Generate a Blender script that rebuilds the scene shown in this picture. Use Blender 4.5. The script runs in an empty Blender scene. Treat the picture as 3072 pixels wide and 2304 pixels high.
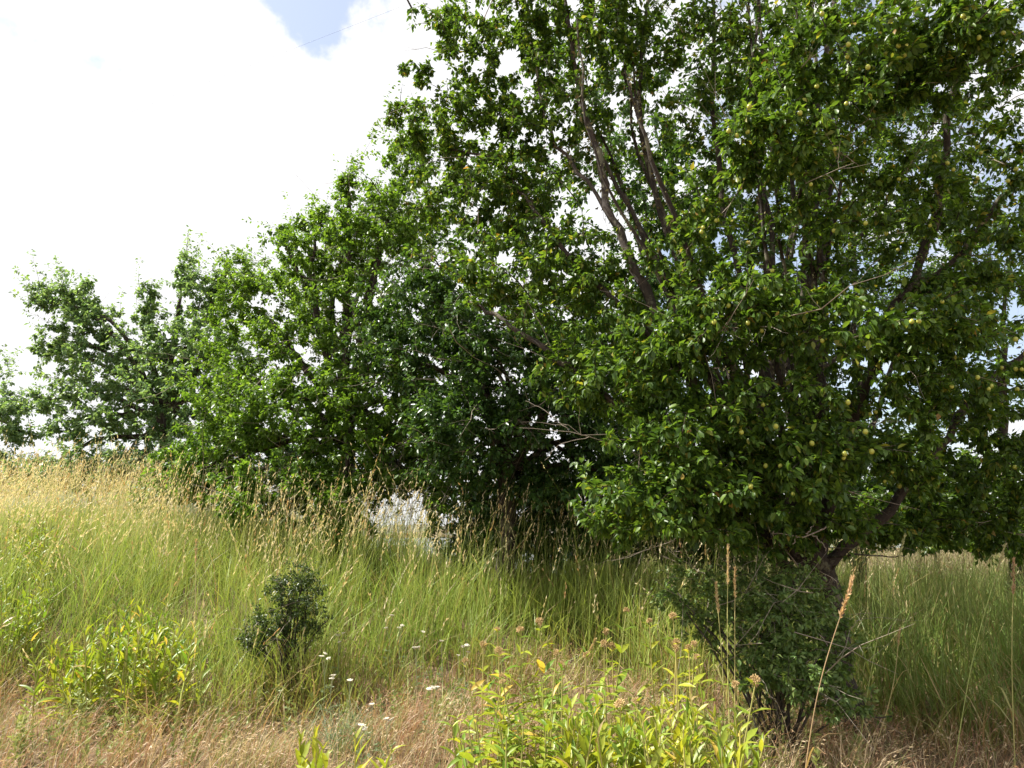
import bpy, math, random
import numpy as np
from mathutils import Vector, Matrix

# ------------------------------------------------------------------ camera, sky, sun, exposure
SC = bpy.context.scene
COL = SC.collection
RNG = np.random.default_rng(11)
random.seed(11)
CAMZ = 1.5
PITCH = math.radians(11.27)
FPX = 682.67                       # focal length in pixels of the 1024 wide frame

cam_d = bpy.data.cameras.new('camera')
cam_d.sensor_width = 36.0
cam_d.lens = 24.0
cam_d.clip_start = 0.05
cam_d.clip_end = 9000.0
cam = bpy.data.objects.new('camera', cam_d)
COL.objects.link(cam)
cam.location = (0, 0, CAMZ)
cam.rotation_euler = (math.pi / 2 + PITCH, 0, 0)
SC.camera = cam


def at(px, py, d):
    """point seen at that pixel (1024 x 768 frame) at d metres in front of the camera"""
    u = (px - 512) / FPX
    v = -(py - 384) / FPX
    c, s = math.cos(PITCH), math.sin(PITCH)
    t = d / (c - v * s)
    return np.array([u * t, d, CAMZ + (s + v * c) * t])


SUN = Vector((-0.60, 0.12, 0.79)).normalized()
sun_d = bpy.data.lights.new('sun', 'SUN')
sun_d.energy = 5.0
sun_d.angle = math.radians(0.53)
sun_d.color = (1.0, 0.95, 0.86)
sun = bpy.data.objects.new('sun', sun_d)
COL.objects.link(sun)
sun.location = (-20, 10, 30)
sun.rotation_euler = SUN.to_track_quat('Z', 'Y').to_euler()

W = bpy.data.worlds.new('World')
SC.world = W
W.use_nodes = True
nt = W.node_tree
nt.nodes.clear()


def N(tree, kind, **kw):
    n = tree.nodes.new(kind)
    for k, v in kw.items():
        setattr(n, k, v)
    return n


def L(tree, a, ao, b, bi):
    tree.links.new(a.outputs[ao], b.inputs[bi])


def math_node(tree, op, a, b=None, clamp=False):
    n = N(tree, 'ShaderNodeMath', operation=op, use_clamp=clamp)
    for i, x in enumerate((a, b)):
        if x is None:
            continue
        if isinstance(x, (int, float)):
            n.inputs[i].default_value = x
        else:
            tree.links.new(x, n.inputs[i])
    return n.outputs[0]


sky = N(nt, 'ShaderNodeTexSky', sky_type='NISHITA', sun_disc=False)
sky.sun_elevation = math.asin(SUN.z)
sky.sun_rotation = math.atan2(SUN.x, SUN.y)
sky.air_density = 1.0
sky.dust_density = 1.4
tc = N(nt, 'ShaderNodeTexCoord')
noi = N(nt, 'ShaderNodeTexNoise')
noi.inputs['Scale'].default_value = 6.5
noi.inputs['Detail'].default_value = 6
noi.inputs['Roughness'].default_value = 0.6
L(nt, tc, 'Generated', noi, 'Vector')


def gap(px, py, r_in, r_out, amount):
    """an opening in the cloud cover round one direction"""
    p = at(px, py, 10.0) - np.array([0, 0, CAMZ])
    p = p / np.linalg.norm(p)
    d = N(nt, 'ShaderNodeVectorMath', operation='DOT_PRODUCT')
    L(nt, tc, 'Generated', d, 0)
    d.inputs[1].default_value = tuple(p)
    mr = N(nt, 'ShaderNodeMapRange', interpolation_type='SMOOTHSTEP')
    nt.links.new(d.outputs['Value'], mr.inputs[0])
    mr.inputs[1].default_value = math.cos(math.radians(r_out))
    mr.inputs[2].default_value = math.cos(math.radians(r_in))
    mr.inputs[3].default_value = 0.0
    mr.inputs[4].default_value = amount
    return mr.outputs[0]


cov = math_node(nt, 'SUBTRACT', noi.outputs['Fac'], gap(335, -12, 0.0, 6.2, 0.30))
cov = math_node(nt, 'SUBTRACT', cov, gap(1000, 320, 6, 36, 0.24))
cm = N(nt, 'ShaderNodeMapRange', interpolation_type='SMOOTHSTEP')
nt.links.new(cov, cm.inputs[0])
cm.inputs[1].default_value = 0.24
cm.inputs[2].default_value = 0.38
cm.inputs[3].default_value = 0.3
mixc = N(nt, 'ShaderNodeMix', data_type='RGBA')
nt.links.new(cm.outputs[0], mixc.inputs[0])
L(nt, sky, 0, mixc, 6)
mixc.inputs[7].default_value = (5.0, 5.0, 5.08, 1)
bg = N(nt, 'ShaderNodeBackground')
bg.inputs['Strength'].default_value = 0.1
nt.links.new(mixc.outputs[2], bg.inputs['Color'])
wo = N(nt, 'ShaderNodeOutputWorld')
L(nt, bg, 0, wo, 0)

SC.view_settings.view_transform = 'Standard'
SC.view_settings.look = 'None'
SC.view_settings.exposure = 1.2
SC.view_settings.gamma = 1.0
SC.view_settings.use_curve_mapping = False
SC.render.engine = 'CYCLES'
SC.cycles.max_bounces = 6
SC.cycles.diffuse_bounces = 3
SC.cycles.glossy_bounces = 2
SC.cycles.transmission_bounces = 4
SC.cycles.use_denoising = True
SC.render.film_transparent = False


# ------------------------------------------------------------------ materials
def new_mat(name):
    m = bpy.data.materials.new(name)
    m.use_nodes = True
    m.node_tree.nodes.clear()
    return m, m.node_tree


def leaf_material(name, ramp, trans=0.4, rough=0.38, spec=0.5, source='attr', trans_tint=(1.25, 1.2, 0.5)):
    """ramp: list of (position, colour) run through by a random number of each leaf;
    source 'attr' = number per leaf, 'object' = the object's own colour, 'col' = vertex colour"""
    m, t = new_mat(name)
    out = N(t, 'ShaderNodeOutputMaterial')
    if source == 'attr':
        a = N(t, 'ShaderNodeAttribute', attribute_name='rnd')
        oi = N(t, 'ShaderNodeObjectInfo')
        f = math_node(t, 'ADD', a.outputs['Fac'], oi.outputs['Random'])
        f = math_node(t, 'FRACT', f)
        cr = N(t, 'ShaderNodeValToRGB')
        el = cr.color_ramp.elements
        el[0].position, el[0].color = ramp[0][0], (*ramp[0][1], 1)
        el[1].position, el[1].color = ramp[-1][0], (*ramp[-1][1], 1)
        for p, c in ramp[1:-1]:
            e = el.new(p)
            e.color = (*c, 1)
        t.links.new(f, cr.inputs[0])
        col = cr.outputs[0]
    elif source == 'object':
        oi = N(t, 'ShaderNodeObjectInfo')
        tcn = N(t, 'ShaderNodeTexCoord')
        nz = N(t, 'ShaderNodeTexNoise')
        nz.inputs['Scale'].default_value = 7.0
        nz.inputs['Detail'].default_value = 3
        L(t, tcn, 'Object', nz, 'Vector')
        hs = N(t, 'ShaderNodeHueSaturation')
        L(t, oi, 'Color', hs, 'Color')
        v = math_node(t, 'MULTIPLY_ADD', nz.outputs['Fac'], 0.7)
        v.node.inputs[2].default_value = 0.65
        t.links.new(v, hs.inputs['Value'])
        col = hs.outputs[0]
    else:
        a = N(t, 'ShaderNodeAttribute', attribute_name='col')
        col = a.outputs['Color']
    p = N(t, 'ShaderNodeBsdfPrincipled')
    t.links.new(col, p.inputs['Base Color'])
    p.inputs['Roughness'].default_value = rough
    p.inputs['Specular IOR Level'].default_value = spec
    if trans > 0:
        mul = N(t, 'ShaderNodeMix', data_type='RGBA', blend_type='MULTIPLY', clamp_result=False)
        mul.inputs[0].default_value = 1.0
        t.links.new(col, mul.inputs[6])
        mul.inputs[7].default_value = (*trans_tint, 1)
        tr = N(t, 'ShaderNodeBsdfTranslucent')
        t.links.new(mul.outputs[2], tr.inputs['Color'])
        mx = N(t, 'ShaderNodeMixShader')
        mx.inputs[0].default_value = trans
        L(t, p, 0, mx, 1)
        L(t, tr, 0, mx, 2)
        L(t, mx, 0, out, 0)
    else:
        L(t, p, 0, out, 0)
    return m


def bark_material(name, dark, light, lichen, amount=0.5, scale=9.0):
    m, t = new_mat(name)
    out = N(t, 'ShaderNodeOutputMaterial')
    p = N(t, 'ShaderNodeBsdfPrincipled')
    tcn = N(t, 'ShaderNodeTexCoord')
    mp = N(t, 'ShaderNodeMapping')
    mp.inputs['Scale'].default_value = (3.0, 3.0, 1.0)
    L(t, tcn, 'Object', mp, 'Vector')
    n1 = N(t, 'ShaderNodeTexNoise')
    n1.inputs['Scale'].default_value = scale
    n1.inputs['Detail'].default_value = 8
    n1.inputs['Roughness'].default_value = 0.7
    L(t, mp, 0, n1, 'Vector')
    r1 = N(t, 'ShaderNodeValToRGB')
    r1.color_ramp.elements[0].position = 0.35
    r1.color_ramp.elements[1].position = 0.68
    r1.color_ramp.elements[0].color = (*dark, 1)
    r1.color_ramp.elements[1].color = (*light, 1)
    L(t, n1, 'Fac', r1, 0)
    n2 = N(t, 'ShaderNodeTexNoise')
    n2.inputs['Scale'].default_value = 5.5
    n2.inputs['Detail'].default_value = 9
    n2.inputs['Roughness'].default_value = 0.75
    L(t, tcn, 'Object', n2, 'Vector')
    r2 = N(t, 'ShaderNodeMapRange')
    L(t, n2, 'Fac', r2, 0)
    r2.inputs[1].default_value = 0.62 - amount * 0.2
    r2.inputs[2].default_value = 0.68 - amount * 0.2
    mx = N(t, 'ShaderNodeMix', data_type='RGBA')
    L(t, r2, 0, mx, 0)
    L(t, r1, 0, mx, 6)
    mx.inputs[7].default_value = (*lichen, 1)
    t.links.new(mx.outputs[2], p.inputs['Base Color'])
    p.inputs['Roughness'].default_value = 0.9
    bmp = N(t, 'ShaderNodeBump')
    bmp.inputs['Strength'].default_value = 0.8
    bmp.inputs['Distance'].default_value = 0.02
    L(t, n1, 'Fac', bmp, 'Height')
    L(t, bmp, 0, p, 'Normal')
    L(t, p, 0, out, 0)
    return m


def ground_material():
    m, t = new_mat('soil_and_litter')
    out = N(t, 'ShaderNodeOutputMaterial')
    p = N(t, 'ShaderNodeBsdfPrincipled')
    tcn = N(t, 'ShaderNodeTexCoord')
    n1 = N(t, 'ShaderNodeTexNoise')
    n1.inputs['Scale'].default_value = 6.0
    n1.inputs['Detail'].default_value = 10
    n1.inputs['Roughness'].default_value = 0.75
    L(t, tcn, 'Object', n1, 'Vector')
    r = N(t, 'ShaderNodeValToRGB')
    e = r.color_ramp.elements
    e[0].position, e[0].color = 0.3, (0.06, 0.04, 0.022, 1)
    e[1].position, e[1].color = 0.7, (0.27, 0.18, 0.095, 1)
    k = e.new(0.5)
    k.color = (0.16, 0.105, 0.055, 1)
    L(t, n1, 'Fac', r, 0)
    L(t, r, 0, p, 'Base Color')
    p.inputs['Roughness'].default_value = 0.95
    b = N(t, 'ShaderNodeBump')
    b.inputs['Strength'].default_value = 1.0
    b.inputs['Distance'].default_value = 0.05
    L(t, n1, 'Fac', b, 'Height')
    L(t, b, 0, p, 'Normal')
    L(t, p, 0, out, 0)
    return m


def plain_material(name, col, rough=0.6, noise=0.0, scale=20.0, spec=0.4, sss=0.0):
    m, t = new_mat(name)
    out = N(t, 'ShaderNodeOutputMaterial')
    p = N(t, 'ShaderNodeBsdfPrincipled')
    p.inputs['Roughness'].default_value = rough
    p.inputs['Specular IOR Level'].default_value = spec
    tcn = N(t, 'ShaderNodeTexCoord')
    nz = N(t, 'ShaderNodeTexNoise')
    nz.inputs['Scale'].default_value = scale
    nz.inputs['Detail'].default_value = 5
    L(t, tcn, 'Object', nz, 'Vector')
    hs = N(t, 'ShaderNodeHueSaturation')
    hs.inputs['Color'].default_value = (*col, 1)
    v = math_node(t, 'MULTIPLY_ADD', nz.outputs['Fac'], noise * 2)
    v.node.inputs[2].default_value = 1.0 - noise
    t.links.new(v, hs.inputs['Value'])
    t.links.new(hs.outputs[0], p.inputs['Base Color'])
    L(t, p, 0, out, 0)
    return m


M = {}
M['plum_leaf'] = leaf_material('plum_leaf', [
    (0.0, (0.042, 0.090, 0.018)), (0.35, (0.074, 0.145, 0.024)), (0.75, (0.120, 0.208, 0.032)),
    (0.95, (0.175, 0.270, 0.042)), (0.996, (0.34, 0.31, 0.06)), (1.0, (0.34, 0.18, 0.06))], 0.48, 0.40, 0.38)
M['mid_leaf'] = leaf_material('mid_leaf', [
    (0.0, (0.034, 0.080, 0.024)), (0.5, (0.062, 0.135, 0.032)), (1.0, (0.105, 0.190, 0.042))], 0.40, 0.35, 0.5)
M['arch_leaf'] = leaf_material('arch_leaf', [
    (0.0, (0.080, 0.170, 0.026)), (0.5, (0.130, 0.240, 0.034)), (1.0, (0.205, 0.325, 0.055))], 0.5, 0.4, 0.45)
M['hazed_leaf'] = leaf_material('hazed_leaf', [
    (0.0, (0.115, 0.220, 0.100)), (0.5, (0.175, 0.285, 0.135)), (1.0, (0.25, 0.36, 0.17))], 0.5, 0.42, 0.45)  # paler and bluer: glare haze over the left trees put into the leaf colour
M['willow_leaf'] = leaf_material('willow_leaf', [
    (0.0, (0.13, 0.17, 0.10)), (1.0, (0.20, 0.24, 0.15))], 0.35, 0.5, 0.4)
M['brier_leaf'] = leaf_material('brier_leaf', [
    (0.0, (0.08, 0.145, 0.04)), (0.6, (0.14, 0.225, 0.06)), (1.0, (0.23, 0.30, 0.10))], 0.40, 0.45, 0.4)
M['shrub_leaf'] = leaf_material('shrub_leaf', [
    (0.0, (0.026, 0.055, 0.014)), (0.6, (0.055, 0.095, 0.022)), (1.0, (0.12, 0.17, 0.04))], 0.35, 0.4, 0.5)
M['weed_leaf'] = leaf_material('weed_leaf', None, 0.42, 0.42, 0.45, source='object', trans_tint=(1.2, 1.15, 0.6))
M['grass'] = leaf_material('grass', None, 0.35, 0.5, 0.35, source='col', trans_tint=(1.1, 1.05, 0.7))
M['bark'] = bark_material('bark', (0.016, 0.011, 0.008), (0.055, 0.038, 0.026), (0.13, 0.12, 0.075), 0.45)
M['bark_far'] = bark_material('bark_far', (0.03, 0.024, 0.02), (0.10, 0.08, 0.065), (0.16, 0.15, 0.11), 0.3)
M['dead_wood'] = plain_material('dead_wood', (0.30, 0.25, 0.20), 0.85, 0.4, 30)
M['moss'] = plain_material('moss', (0.17, 0.15, 0.075), 0.95, 0.5, 60, 0.1)
M['plum'] = plain_material('plum', (0.40, 0.42, 0.07), 0.32, 0.2, 25, 0.5)
M['seed_head'] = plain_material('seed_head', (0.43, 0.30, 0.14), 0.8, 0.4, 60, 0.2)
M['flower'] = plain_material('flower', (0.66, 0.62, 0.50), 0.8, 0.35, 90, 0.3)
M['stem'] = leaf_material('stem', None, 0.0, 0.55, 0.35, source='object')
M['ground'] = ground_material()
M['hills'] = plain_material('dry_hills', (0.17, 0.16, 0.14), 0.95, 0.35, 0.01, 0.1)
M['wire'] = plain_material('wire', (0.06, 0.06, 0.065), 0.5, 0.05, 3)
M['pole'] = plain_material('pole_wood', (0.12, 0.085, 0.06), 0.9, 0.3, 8, 0.2)
wm, wt = new_mat('river')
_o = N(wt, 'ShaderNodeOutputMaterial')
_p = N(wt, 'ShaderNodeBsdfPrincipled')
_p.inputs['Base Color'].default_value = (0.03, 0.05, 0.06, 1)
_p.inputs['Roughness'].default_value = 0.08
_n = N(wt, 'ShaderNodeTexNoise')
_n.inputs['Scale'].default_value = 0.6
_b = N(wt, 'ShaderNodeBump')
_b.inputs['Strength'].default_value = 0.08
_t = N(wt, 'ShaderNodeTexCoord')
L(wt, _t, 'Object', _n, 'Vector')
L(wt, _n, 'Fac', _b, 'Height')
L(wt, _b, 0, _p, 'Normal')
L(wt, _p, 0, _o, 0)
M['water'] = wm


# ------------------------------------------------------------------ object helpers
def tag(o, label=None, cat=None, group=None, kind=None):
    if label:
        o['label'] = label
    if cat:
        o['category'] = cat
    if group:
        o['group'] = group
    if kind:
        o['kind'] = kind
    return o


def empty(name, loc):
    o = bpy.data.objects.new(name, None)
    o.empty_display_size = 0.2
    COL.objects.link(o)
    o.location = tuple(float(c) for c in loc)
    return o


def mesh_data(name, verts, tris=None, quads=None, mat=None, rnd=None, col=None, smooth=True):
    me = bpy.data.meshes.new(name)
    verts = np.ascontiguousarray(verts, dtype=np.float32).reshape(-1, 3)
    loops, starts, tot = [], [], 0
    for f, k in ((tris, 3), (quads, 4)):
        if f is None or len(f) == 0:
            continue
        f = np.asarray(f, dtype=np.int32).reshape(-1, k)
        loops.append(f.ravel())
        starts.append(tot + np.arange(len(f), dtype=np.int32) * k)
        tot += f.size
    loops = np.concatenate(loops)
    starts = np.concatenate(starts).astype(np.int32)
    me.vertices.add(len(verts))
    me.vertices.foreach_set('co', verts.ravel())
    me.loops.add(len(loops))
    me.loops.foreach_set('vertex_index', loops)
    me.polygons.add(len(starts))
    me.polygons.foreach_set('loop_start', starts)
    me.polygons.foreach_set('use_smooth', np.full(len(starts), smooth, dtype=bool))
    if rnd is not None:
        a = me.attributes.new('rnd', 'FLOAT', 'POINT')
        a.data.foreach_set('value', np.asarray(rnd, dtype=np.float32))
    if col is not None:
        a = me.attributes.new('col', 'FLOAT_COLOR', 'POINT')
        c4 = np.ones((len(verts), 4), dtype=np.float32)
        c4[:, :3] = col
        a.data.foreach_set('color', c4.ravel())
    if mat is not None:
        me.materials.append(mat)
    me.update(calc_edges=True)
    me.validate()
    return me


def link(name, me, parent=None, loc=None, color=None):
    o = bpy.data.objects.new(name, me)
    COL.objects.link(o)
    if parent is not None:
        o.parent = parent
    if loc is not None:
        o.location = tuple(float(c) for c in loc)
    if color is not None:
        o.color = (*color, 1.0)
    return o


def norm(v):
    v = np.asarray(v, dtype=np.float64)
    return v / np.maximum(np.linalg.norm(v, axis=-1, keepdims=True), 1e-9)


def tubes(pts, rad, sides=5):
    """pts (n,k,3), rad (n,k): a closed-ended tube round every polyline"""
    pts = np.asarray(pts, dtype=np.float64)
    rad = np.asarray(rad, dtype=np.float64)
    n, k, _ = pts.shape
    T = np.gradient(pts, axis=1)
    T = norm(T)
    mean = norm(pts[:, -1] - pts[:, 0])
    ref = np.where(np.abs(mean[:, 2:3]) < 0.75, np.array([[0, 0, 1.0]]), np.array([[1.0, 0.15, 0]]))
    B = norm(np.cross(T, ref[:, None, :]))
    Nn = np.cross(B, T)
    a = np.arange(sides) * 2 * math.pi / sides
    ring = B[:, :, None, :] * np.cos(a)[None, None, :, None] + Nn[:, :, None, :] * np.sin(a)[None, None, :, None]
    V = pts[:, :, None, :] + ring * rad[:, :, None, None]
    idx = np.arange(n * k * sides).reshape(n, k, sides)
    q = np.stack([idx[:, :-1, :], np.roll(idx, -1, axis=2)[:, :-1, :], np.roll(idx, -1, axis=2)[:, 1:, :], idx[:, 1:, :]], axis=-1)
    return V.reshape(-1, 3), q.reshape(-1, 4)


def smooth_line(pts, m):
    """Catmull-Rom through the points, m samples"""
    p = np.asarray(pts, dtype=np.float64)
    if len(p) == 2:
        t = np.linspace(0, 1, m)[:, None]
        return p[0] * (1 - t) + p[1] * t
    e = np.vstack([2 * p[0] - p[1], p, 2 * p[-1] - p[-2]])
    u = np.linspace(0, len(p) - 1, m)
    i = np.minimum(u.astype(int), len(p) - 2)
    f = (u - i)[:, None]
    a, b, c, d = e[i], e[i + 1], e[i + 2], e[i + 3]
    return 0.5 * (2 * b + (c - a) * f + (2 * a - 5 * b + 4 * c - d) * f ** 2 + (3 * b - 3 * c + d - a) * f ** 3)


# leaf shapes: length 1 along +Y, folded along the midrib (+Z is the upper side)
def leaf_shape(width, fold, droop, rows):
    """rows: list of (y, half width factor)"""
    V = [(0, 0, 0)]
    for y, w in rows:
        z = -droop * y * y
        hw = w * width * 0.5
        V += [(-hw, y, z + fold * hw), (0, y + 0.02, z), (hw, y, z + fold * hw)]
    V.append((0, 1.0, -droop))
    F = [(0, 2, 1), (0, 3, 2)]
    for r in range(len(rows) - 1):
        a, b = 1 + 3 * r, 4 + 3 * r
        F += [(a, a + 1, b + 1), (a, b + 1, b), (a + 1, a + 2, b + 2), (a + 1, b + 2, b + 1)]
    a, t = 1 + 3 * (len(rows) - 1), len(V) - 1
    F += [(a, a + 1, t), (a + 1, a + 2, t)]
    return np.array(V, dtype=np.float64), np.array(F, dtype=np.int32)


SHAPE_FINE = leaf_shape(0.52, 0.35, 0.22, [(0.22, 0.72), (0.50, 1.0), (0.78, 0.62)])
SHAPE_MED = leaf_shape(0.52, 0.35, 0.22, [(0.28, 0.85), (0.64, 0.9)])
SHAPE_LOW = leaf_shape(0.55, 0.4, 0.2, [(0.42, 1.0)])
SHAPE_FAR = (np.array([(0, 0, 0), (-0.29, 0.45, 0.10), (0, 1.0, -0.12), (0.29, 0.45, 0.10)]), np.array([(0, 2, 1), (0, 3, 2)], dtype=np.int32))


def leaf_cloud(shape, pos, T, up, size):
    """vertices and triangles of many leaves; also their frames"""
    V0, F0 = shape
    T = norm(T)
    B = norm(np.cross(T, up))
    Nn = np.cross(B, T)
    P = pos[:, None, :] + size[:, None, None] * (B[:, None, :] * V0[None, :, 0:1] + T[:, None, :] * V0[None, :, 1:2] + Nn[:, None, :] * V0[None, :, 2:3])
    F = F0[None] + (np.arange(len(pos)) * len(V0))[:, None, None]
    return P.reshape(-1, 3), F.reshape(-1, 3), B, T, Nn


def smoothstep(a, b, x):
    t = np.clip((np.asarray(x, dtype=np.float64) - a) / (b - a), 0, 1)
    return t * t * (3 - 2 * t)


# ------------------------------------------------------------------ terrain
def height(x, y):
    x = np.asarray(x, dtype=np.float64)
    y = np.asarray(y, dtype=np.float64)
    left = smoothstep(1.5, -9.0, x)
    rise = left * 1.15 * smoothstep(4.5, 13.0, y)
    rise = rise + 0.34 * smoothstep(5.8, 8.6, y) * smoothstep(3.2, 1.2, x) * smoothstep(-9, -3, x)
    yc = 9.6 + 8.5 * left + 30 * smoothstep(0.3, 5.0, x)
    d = np.maximum(0, y - yc)
    drop = 25 * (1 - np.exp(-(d * d / (d + 7.0)) * 0.36 / 25))
    bumps = 0.035 * np.sin(x * 1.7 + 0.5) * np.cos(y * 1.3) + 0.02 * np.sin(x * 4.1 + y * 3.3)
    bumps = bumps * smoothstep(60, 20, np.hypot(x, y))
    return rise - drop + bumps


def build_terrain():
    n = 150
    u = np.linspace(-1, 1, n)
    g = np.sinh(u * 7.2) / math.sinh(7.2) * 3000
    X, Y = np.meshgrid(g, g + 6.0, indexing='ij')
    Z = height(X, Y)
    V = np.stack([X, Y, Z], -1).reshape(-1, 3)
    i = np.arange(n * n).reshape(n, n)
    q = np.stack([i[:-1, :-1], i[1:, :-1], i[1:, 1:], i[:-1, 1:]], -1).reshape(-1, 4)
    o = link('ground', mesh_data('ground', V, quads=q, mat=M['ground']))
    tag(o, 'dry brown soil and plant litter of the sloping meadow', 'ground', kind='structure')
    # the river in the valley behind the trees
    n = 24
    gx = np.linspace(-1400, 1400, n)
    gy = np.linspace(70, 900, n)
    X, Y = np.meshgrid(gx, gy, indexing='ij')
    Z = np.full_like(X, -21.0)
    i = np.arange(n * n).reshape(n, n)
    q = np.stack([i[:-1, :-1], i[1:, :-1], i[1:, 1:], i[:-1, 1:]], -1).reshape(-1, 4)
    o = link('water', mesh_data('water', np.stack([X, Y, Z], -1).reshape(-1, 3), quads=q, mat=M['water']))
    tag(o, 'bright river reflecting the sky below the meadow', 'river', kind='structure')
    # far shore
    n, k = 120, 14
    gx = np.linspace(-2600, 2600, n)
    gy = np.linspace(880, 2600, k)
    X, Y = np.meshgrid(gx, gy, indexing='ij')
    prof = 14 + 120 * smoothstep(-750, -1500, X) + 9 * np.sin(X * 0.006) + 6 * np.sin(X * 0.017 + 1)
    Z = -26 + prof * smoothstep(880, 1500, Y) * (1 + 0.1 * np.sin(Y * 0.01 + X * 0.004))
    i = np.arange(n * k).reshape(n, k)
    q = np.stack([i[:-1, :-1], i[1:, :-1], i[1:, 1:], i[:-1, 1:]], -1).reshape(-1, 4)
    o = link('hills', mesh_data('hills', np.stack([X, Y, Z], -1).reshape(-1, 3), quads=q, mat=M['hills']))
    tag(o, 'low grey hills beyond the river', 'hills', kind='structure')


build_terrain()


# ------------------------------------------------------------------ trees and bushes
def limb_line(pts, r0, r1, m=None, wig=0.015):
    p = smooth_line(pts, m or max(8, 4 * len(pts)))
    k = len(p)
    w = RNG.normal(0, wig, p.shape)
    w[0] = 0
    p = p + w
    t = np.linspace(0, 1, k)
    r = r0 * (1 - t) ** 0.8 + r1 * (1 - (1 - t) ** 0.8)
    r = r * (1 + RNG.normal(0, 0.07, k))
    return p, r


def limb_mesh(name, p, r, base, mat, sides=8):
    V, q = tubes(p[None], r[None], sides)
    V = V + RNG.normal(0, 0.06, (len(V), 1)) * np.repeat(r, sides)[:, None] * norm(V - np.repeat(p, sides, axis=0))
    return mesh_data(name, V - base, quads=q, mat=mat)


def blob_points(blobs, mul=1.0, even=1.5):
    out = []
    for b in blobs:
        px, py, d, rx, ry, rd, n = b[:7]
        n = int(n * mul)
        c = at(px, py, d)
        ax = rx * d / FPX
        az = ry * d / FPX
        m = int(n * 1.9) + 4
        v = norm(RNG.normal(size=(m, 3)))
        rr = RNG.uniform(0.12, 1.0, m) ** 0.5
        rr = rr * (1 + 0.16 * np.sin(v[:, 0] * 5 + v[:, 2] * 4 + px))
        far = RNG.uniform(0, 1, m) < 0.2
        rr[far] *= RNG.uniform(1.05, 1.6, far.sum())
        q = c + v * rr[:, None] * np.array([ax, rd, az])
        # boughs and gaps: foliage gathers in clumps
        g = np.sin(q[:, 0] * 6.3 + 1.7 * np.sin(q[:, 2] * 3.1)) + np.sin(q[:, 2] * 7.4 + 1.9 * np.sin(q[:, 1] * 2.7)) + np.sin(q[:, 1] * 5.9 + 1.3 * np.sin(q[:, 0] * 3.7))
        g = g + RNG.normal(0, even, m)
        out.append(q[np.argsort(-g)[:n]])
    return np.concatenate(out)


def grow(skel, targets, droop=0.12, k=4):
    """join every target to the nearest bit of wood by a bowed twig; returns (n,k,3) lines"""
    nodes = np.array(skel)
    d0 = np.array([np.min(np.sum((nodes - t) ** 2, axis=1)) for t in targets])
    order = np.argsort(d0)
    cap = len(nodes) + len(targets) * (k - 1)
    buf = np.zeros((cap, 3))
    buf[:len(nodes)] = nodes
    cnt = len(nodes)
    lines = np.zeros((len(targets), k, 3))
    s = np.linspace(0, 1, k)[:, None]
    for j, i in enumerate(order):
        t = targets[i]
        dd = np.sum((buf[:cnt] - t) ** 2, axis=1)
        # wood below and nearer the middle is preferred
        dd = dd * (1 + 0.5 * (buf[:cnt, 2] > t[2] + 0.05))
        a = buf[np.argmin(dd)]
        ln = np.linalg.norm(t - a)
        mid = (a + t) / 2 + np.array([0, 0, droop * ln]) + RNG.normal(0, 0.07 * ln, 3)
        lines[j] = a * (1 - s) ** 2 + 2 * mid * s * (1 - s) + t * s ** 2
        buf[cnt:cnt + k - 1] = lines[j, 1:]
        cnt += k - 1
    return lines


def foliage_on(lines, per, size, spread=0.36, hang=0.55, out_c=None, jitter=0.03):
    """leaf positions and directions along the last stretch of every twig"""
    n, k, _ = lines.shape
    ln = np.linalg.norm(lines[:, -1] - lines[:, 0], axis=1)
    cnt = RNG.poisson(per, n)
    who = np.repeat(np.arange(n), cnt)
    m = len(who)
    back = RNG.uniform(0, 1, m) ** 1.2 * spread
    u = np.clip(1 - back / np.maximum(ln[who], 0.05), -0.2, 1.06)
    f = np.clip(u, 0, 1) * (k - 1)
    i = np.minimum(f.astype(int), k - 2)
    fr = (f - i)[:, None]
    P = lines[who, i] * (1 - fr) + lines[who, i + 1] * fr
    D = norm(lines[who, -1] - lines[who, -2])
    R = norm(RNG.normal(size=(m, 3)))
    R = norm(R - D * np.sum(R * D, axis=1, keepdims=True))
    T = D * 0.45 + R * 0.85 + np.array([0, 0, -hang]) * RNG.uniform(0.3, 1.4, (m, 1))
    P = P + R * RNG.uniform(0.3, 1.0, (m, 1)) * jitter
    up = norm(np.array([0, 0, 1.0]) + RNG.normal(0, 0.45, (m, 3)))
    S = size * RNG.uniform(0.6, 1.25, m)
    return P, norm(T), up, S


def screen(P):
    """pixel position and distance of world points"""
    c, s = math.cos(PITCH), math.sin(PITCH)
    q = P - np.array([0, 0, CAMZ])
    zf = q[:, 1] * c + q[:, 2] * s
    v = -q[:, 1] * s + q[:, 2] * c
    zf = np.maximum(zf, 1e-3)
    return 512 + FPX * q[:, 0] / zf, 384 - FPX * v / zf, zf


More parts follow.
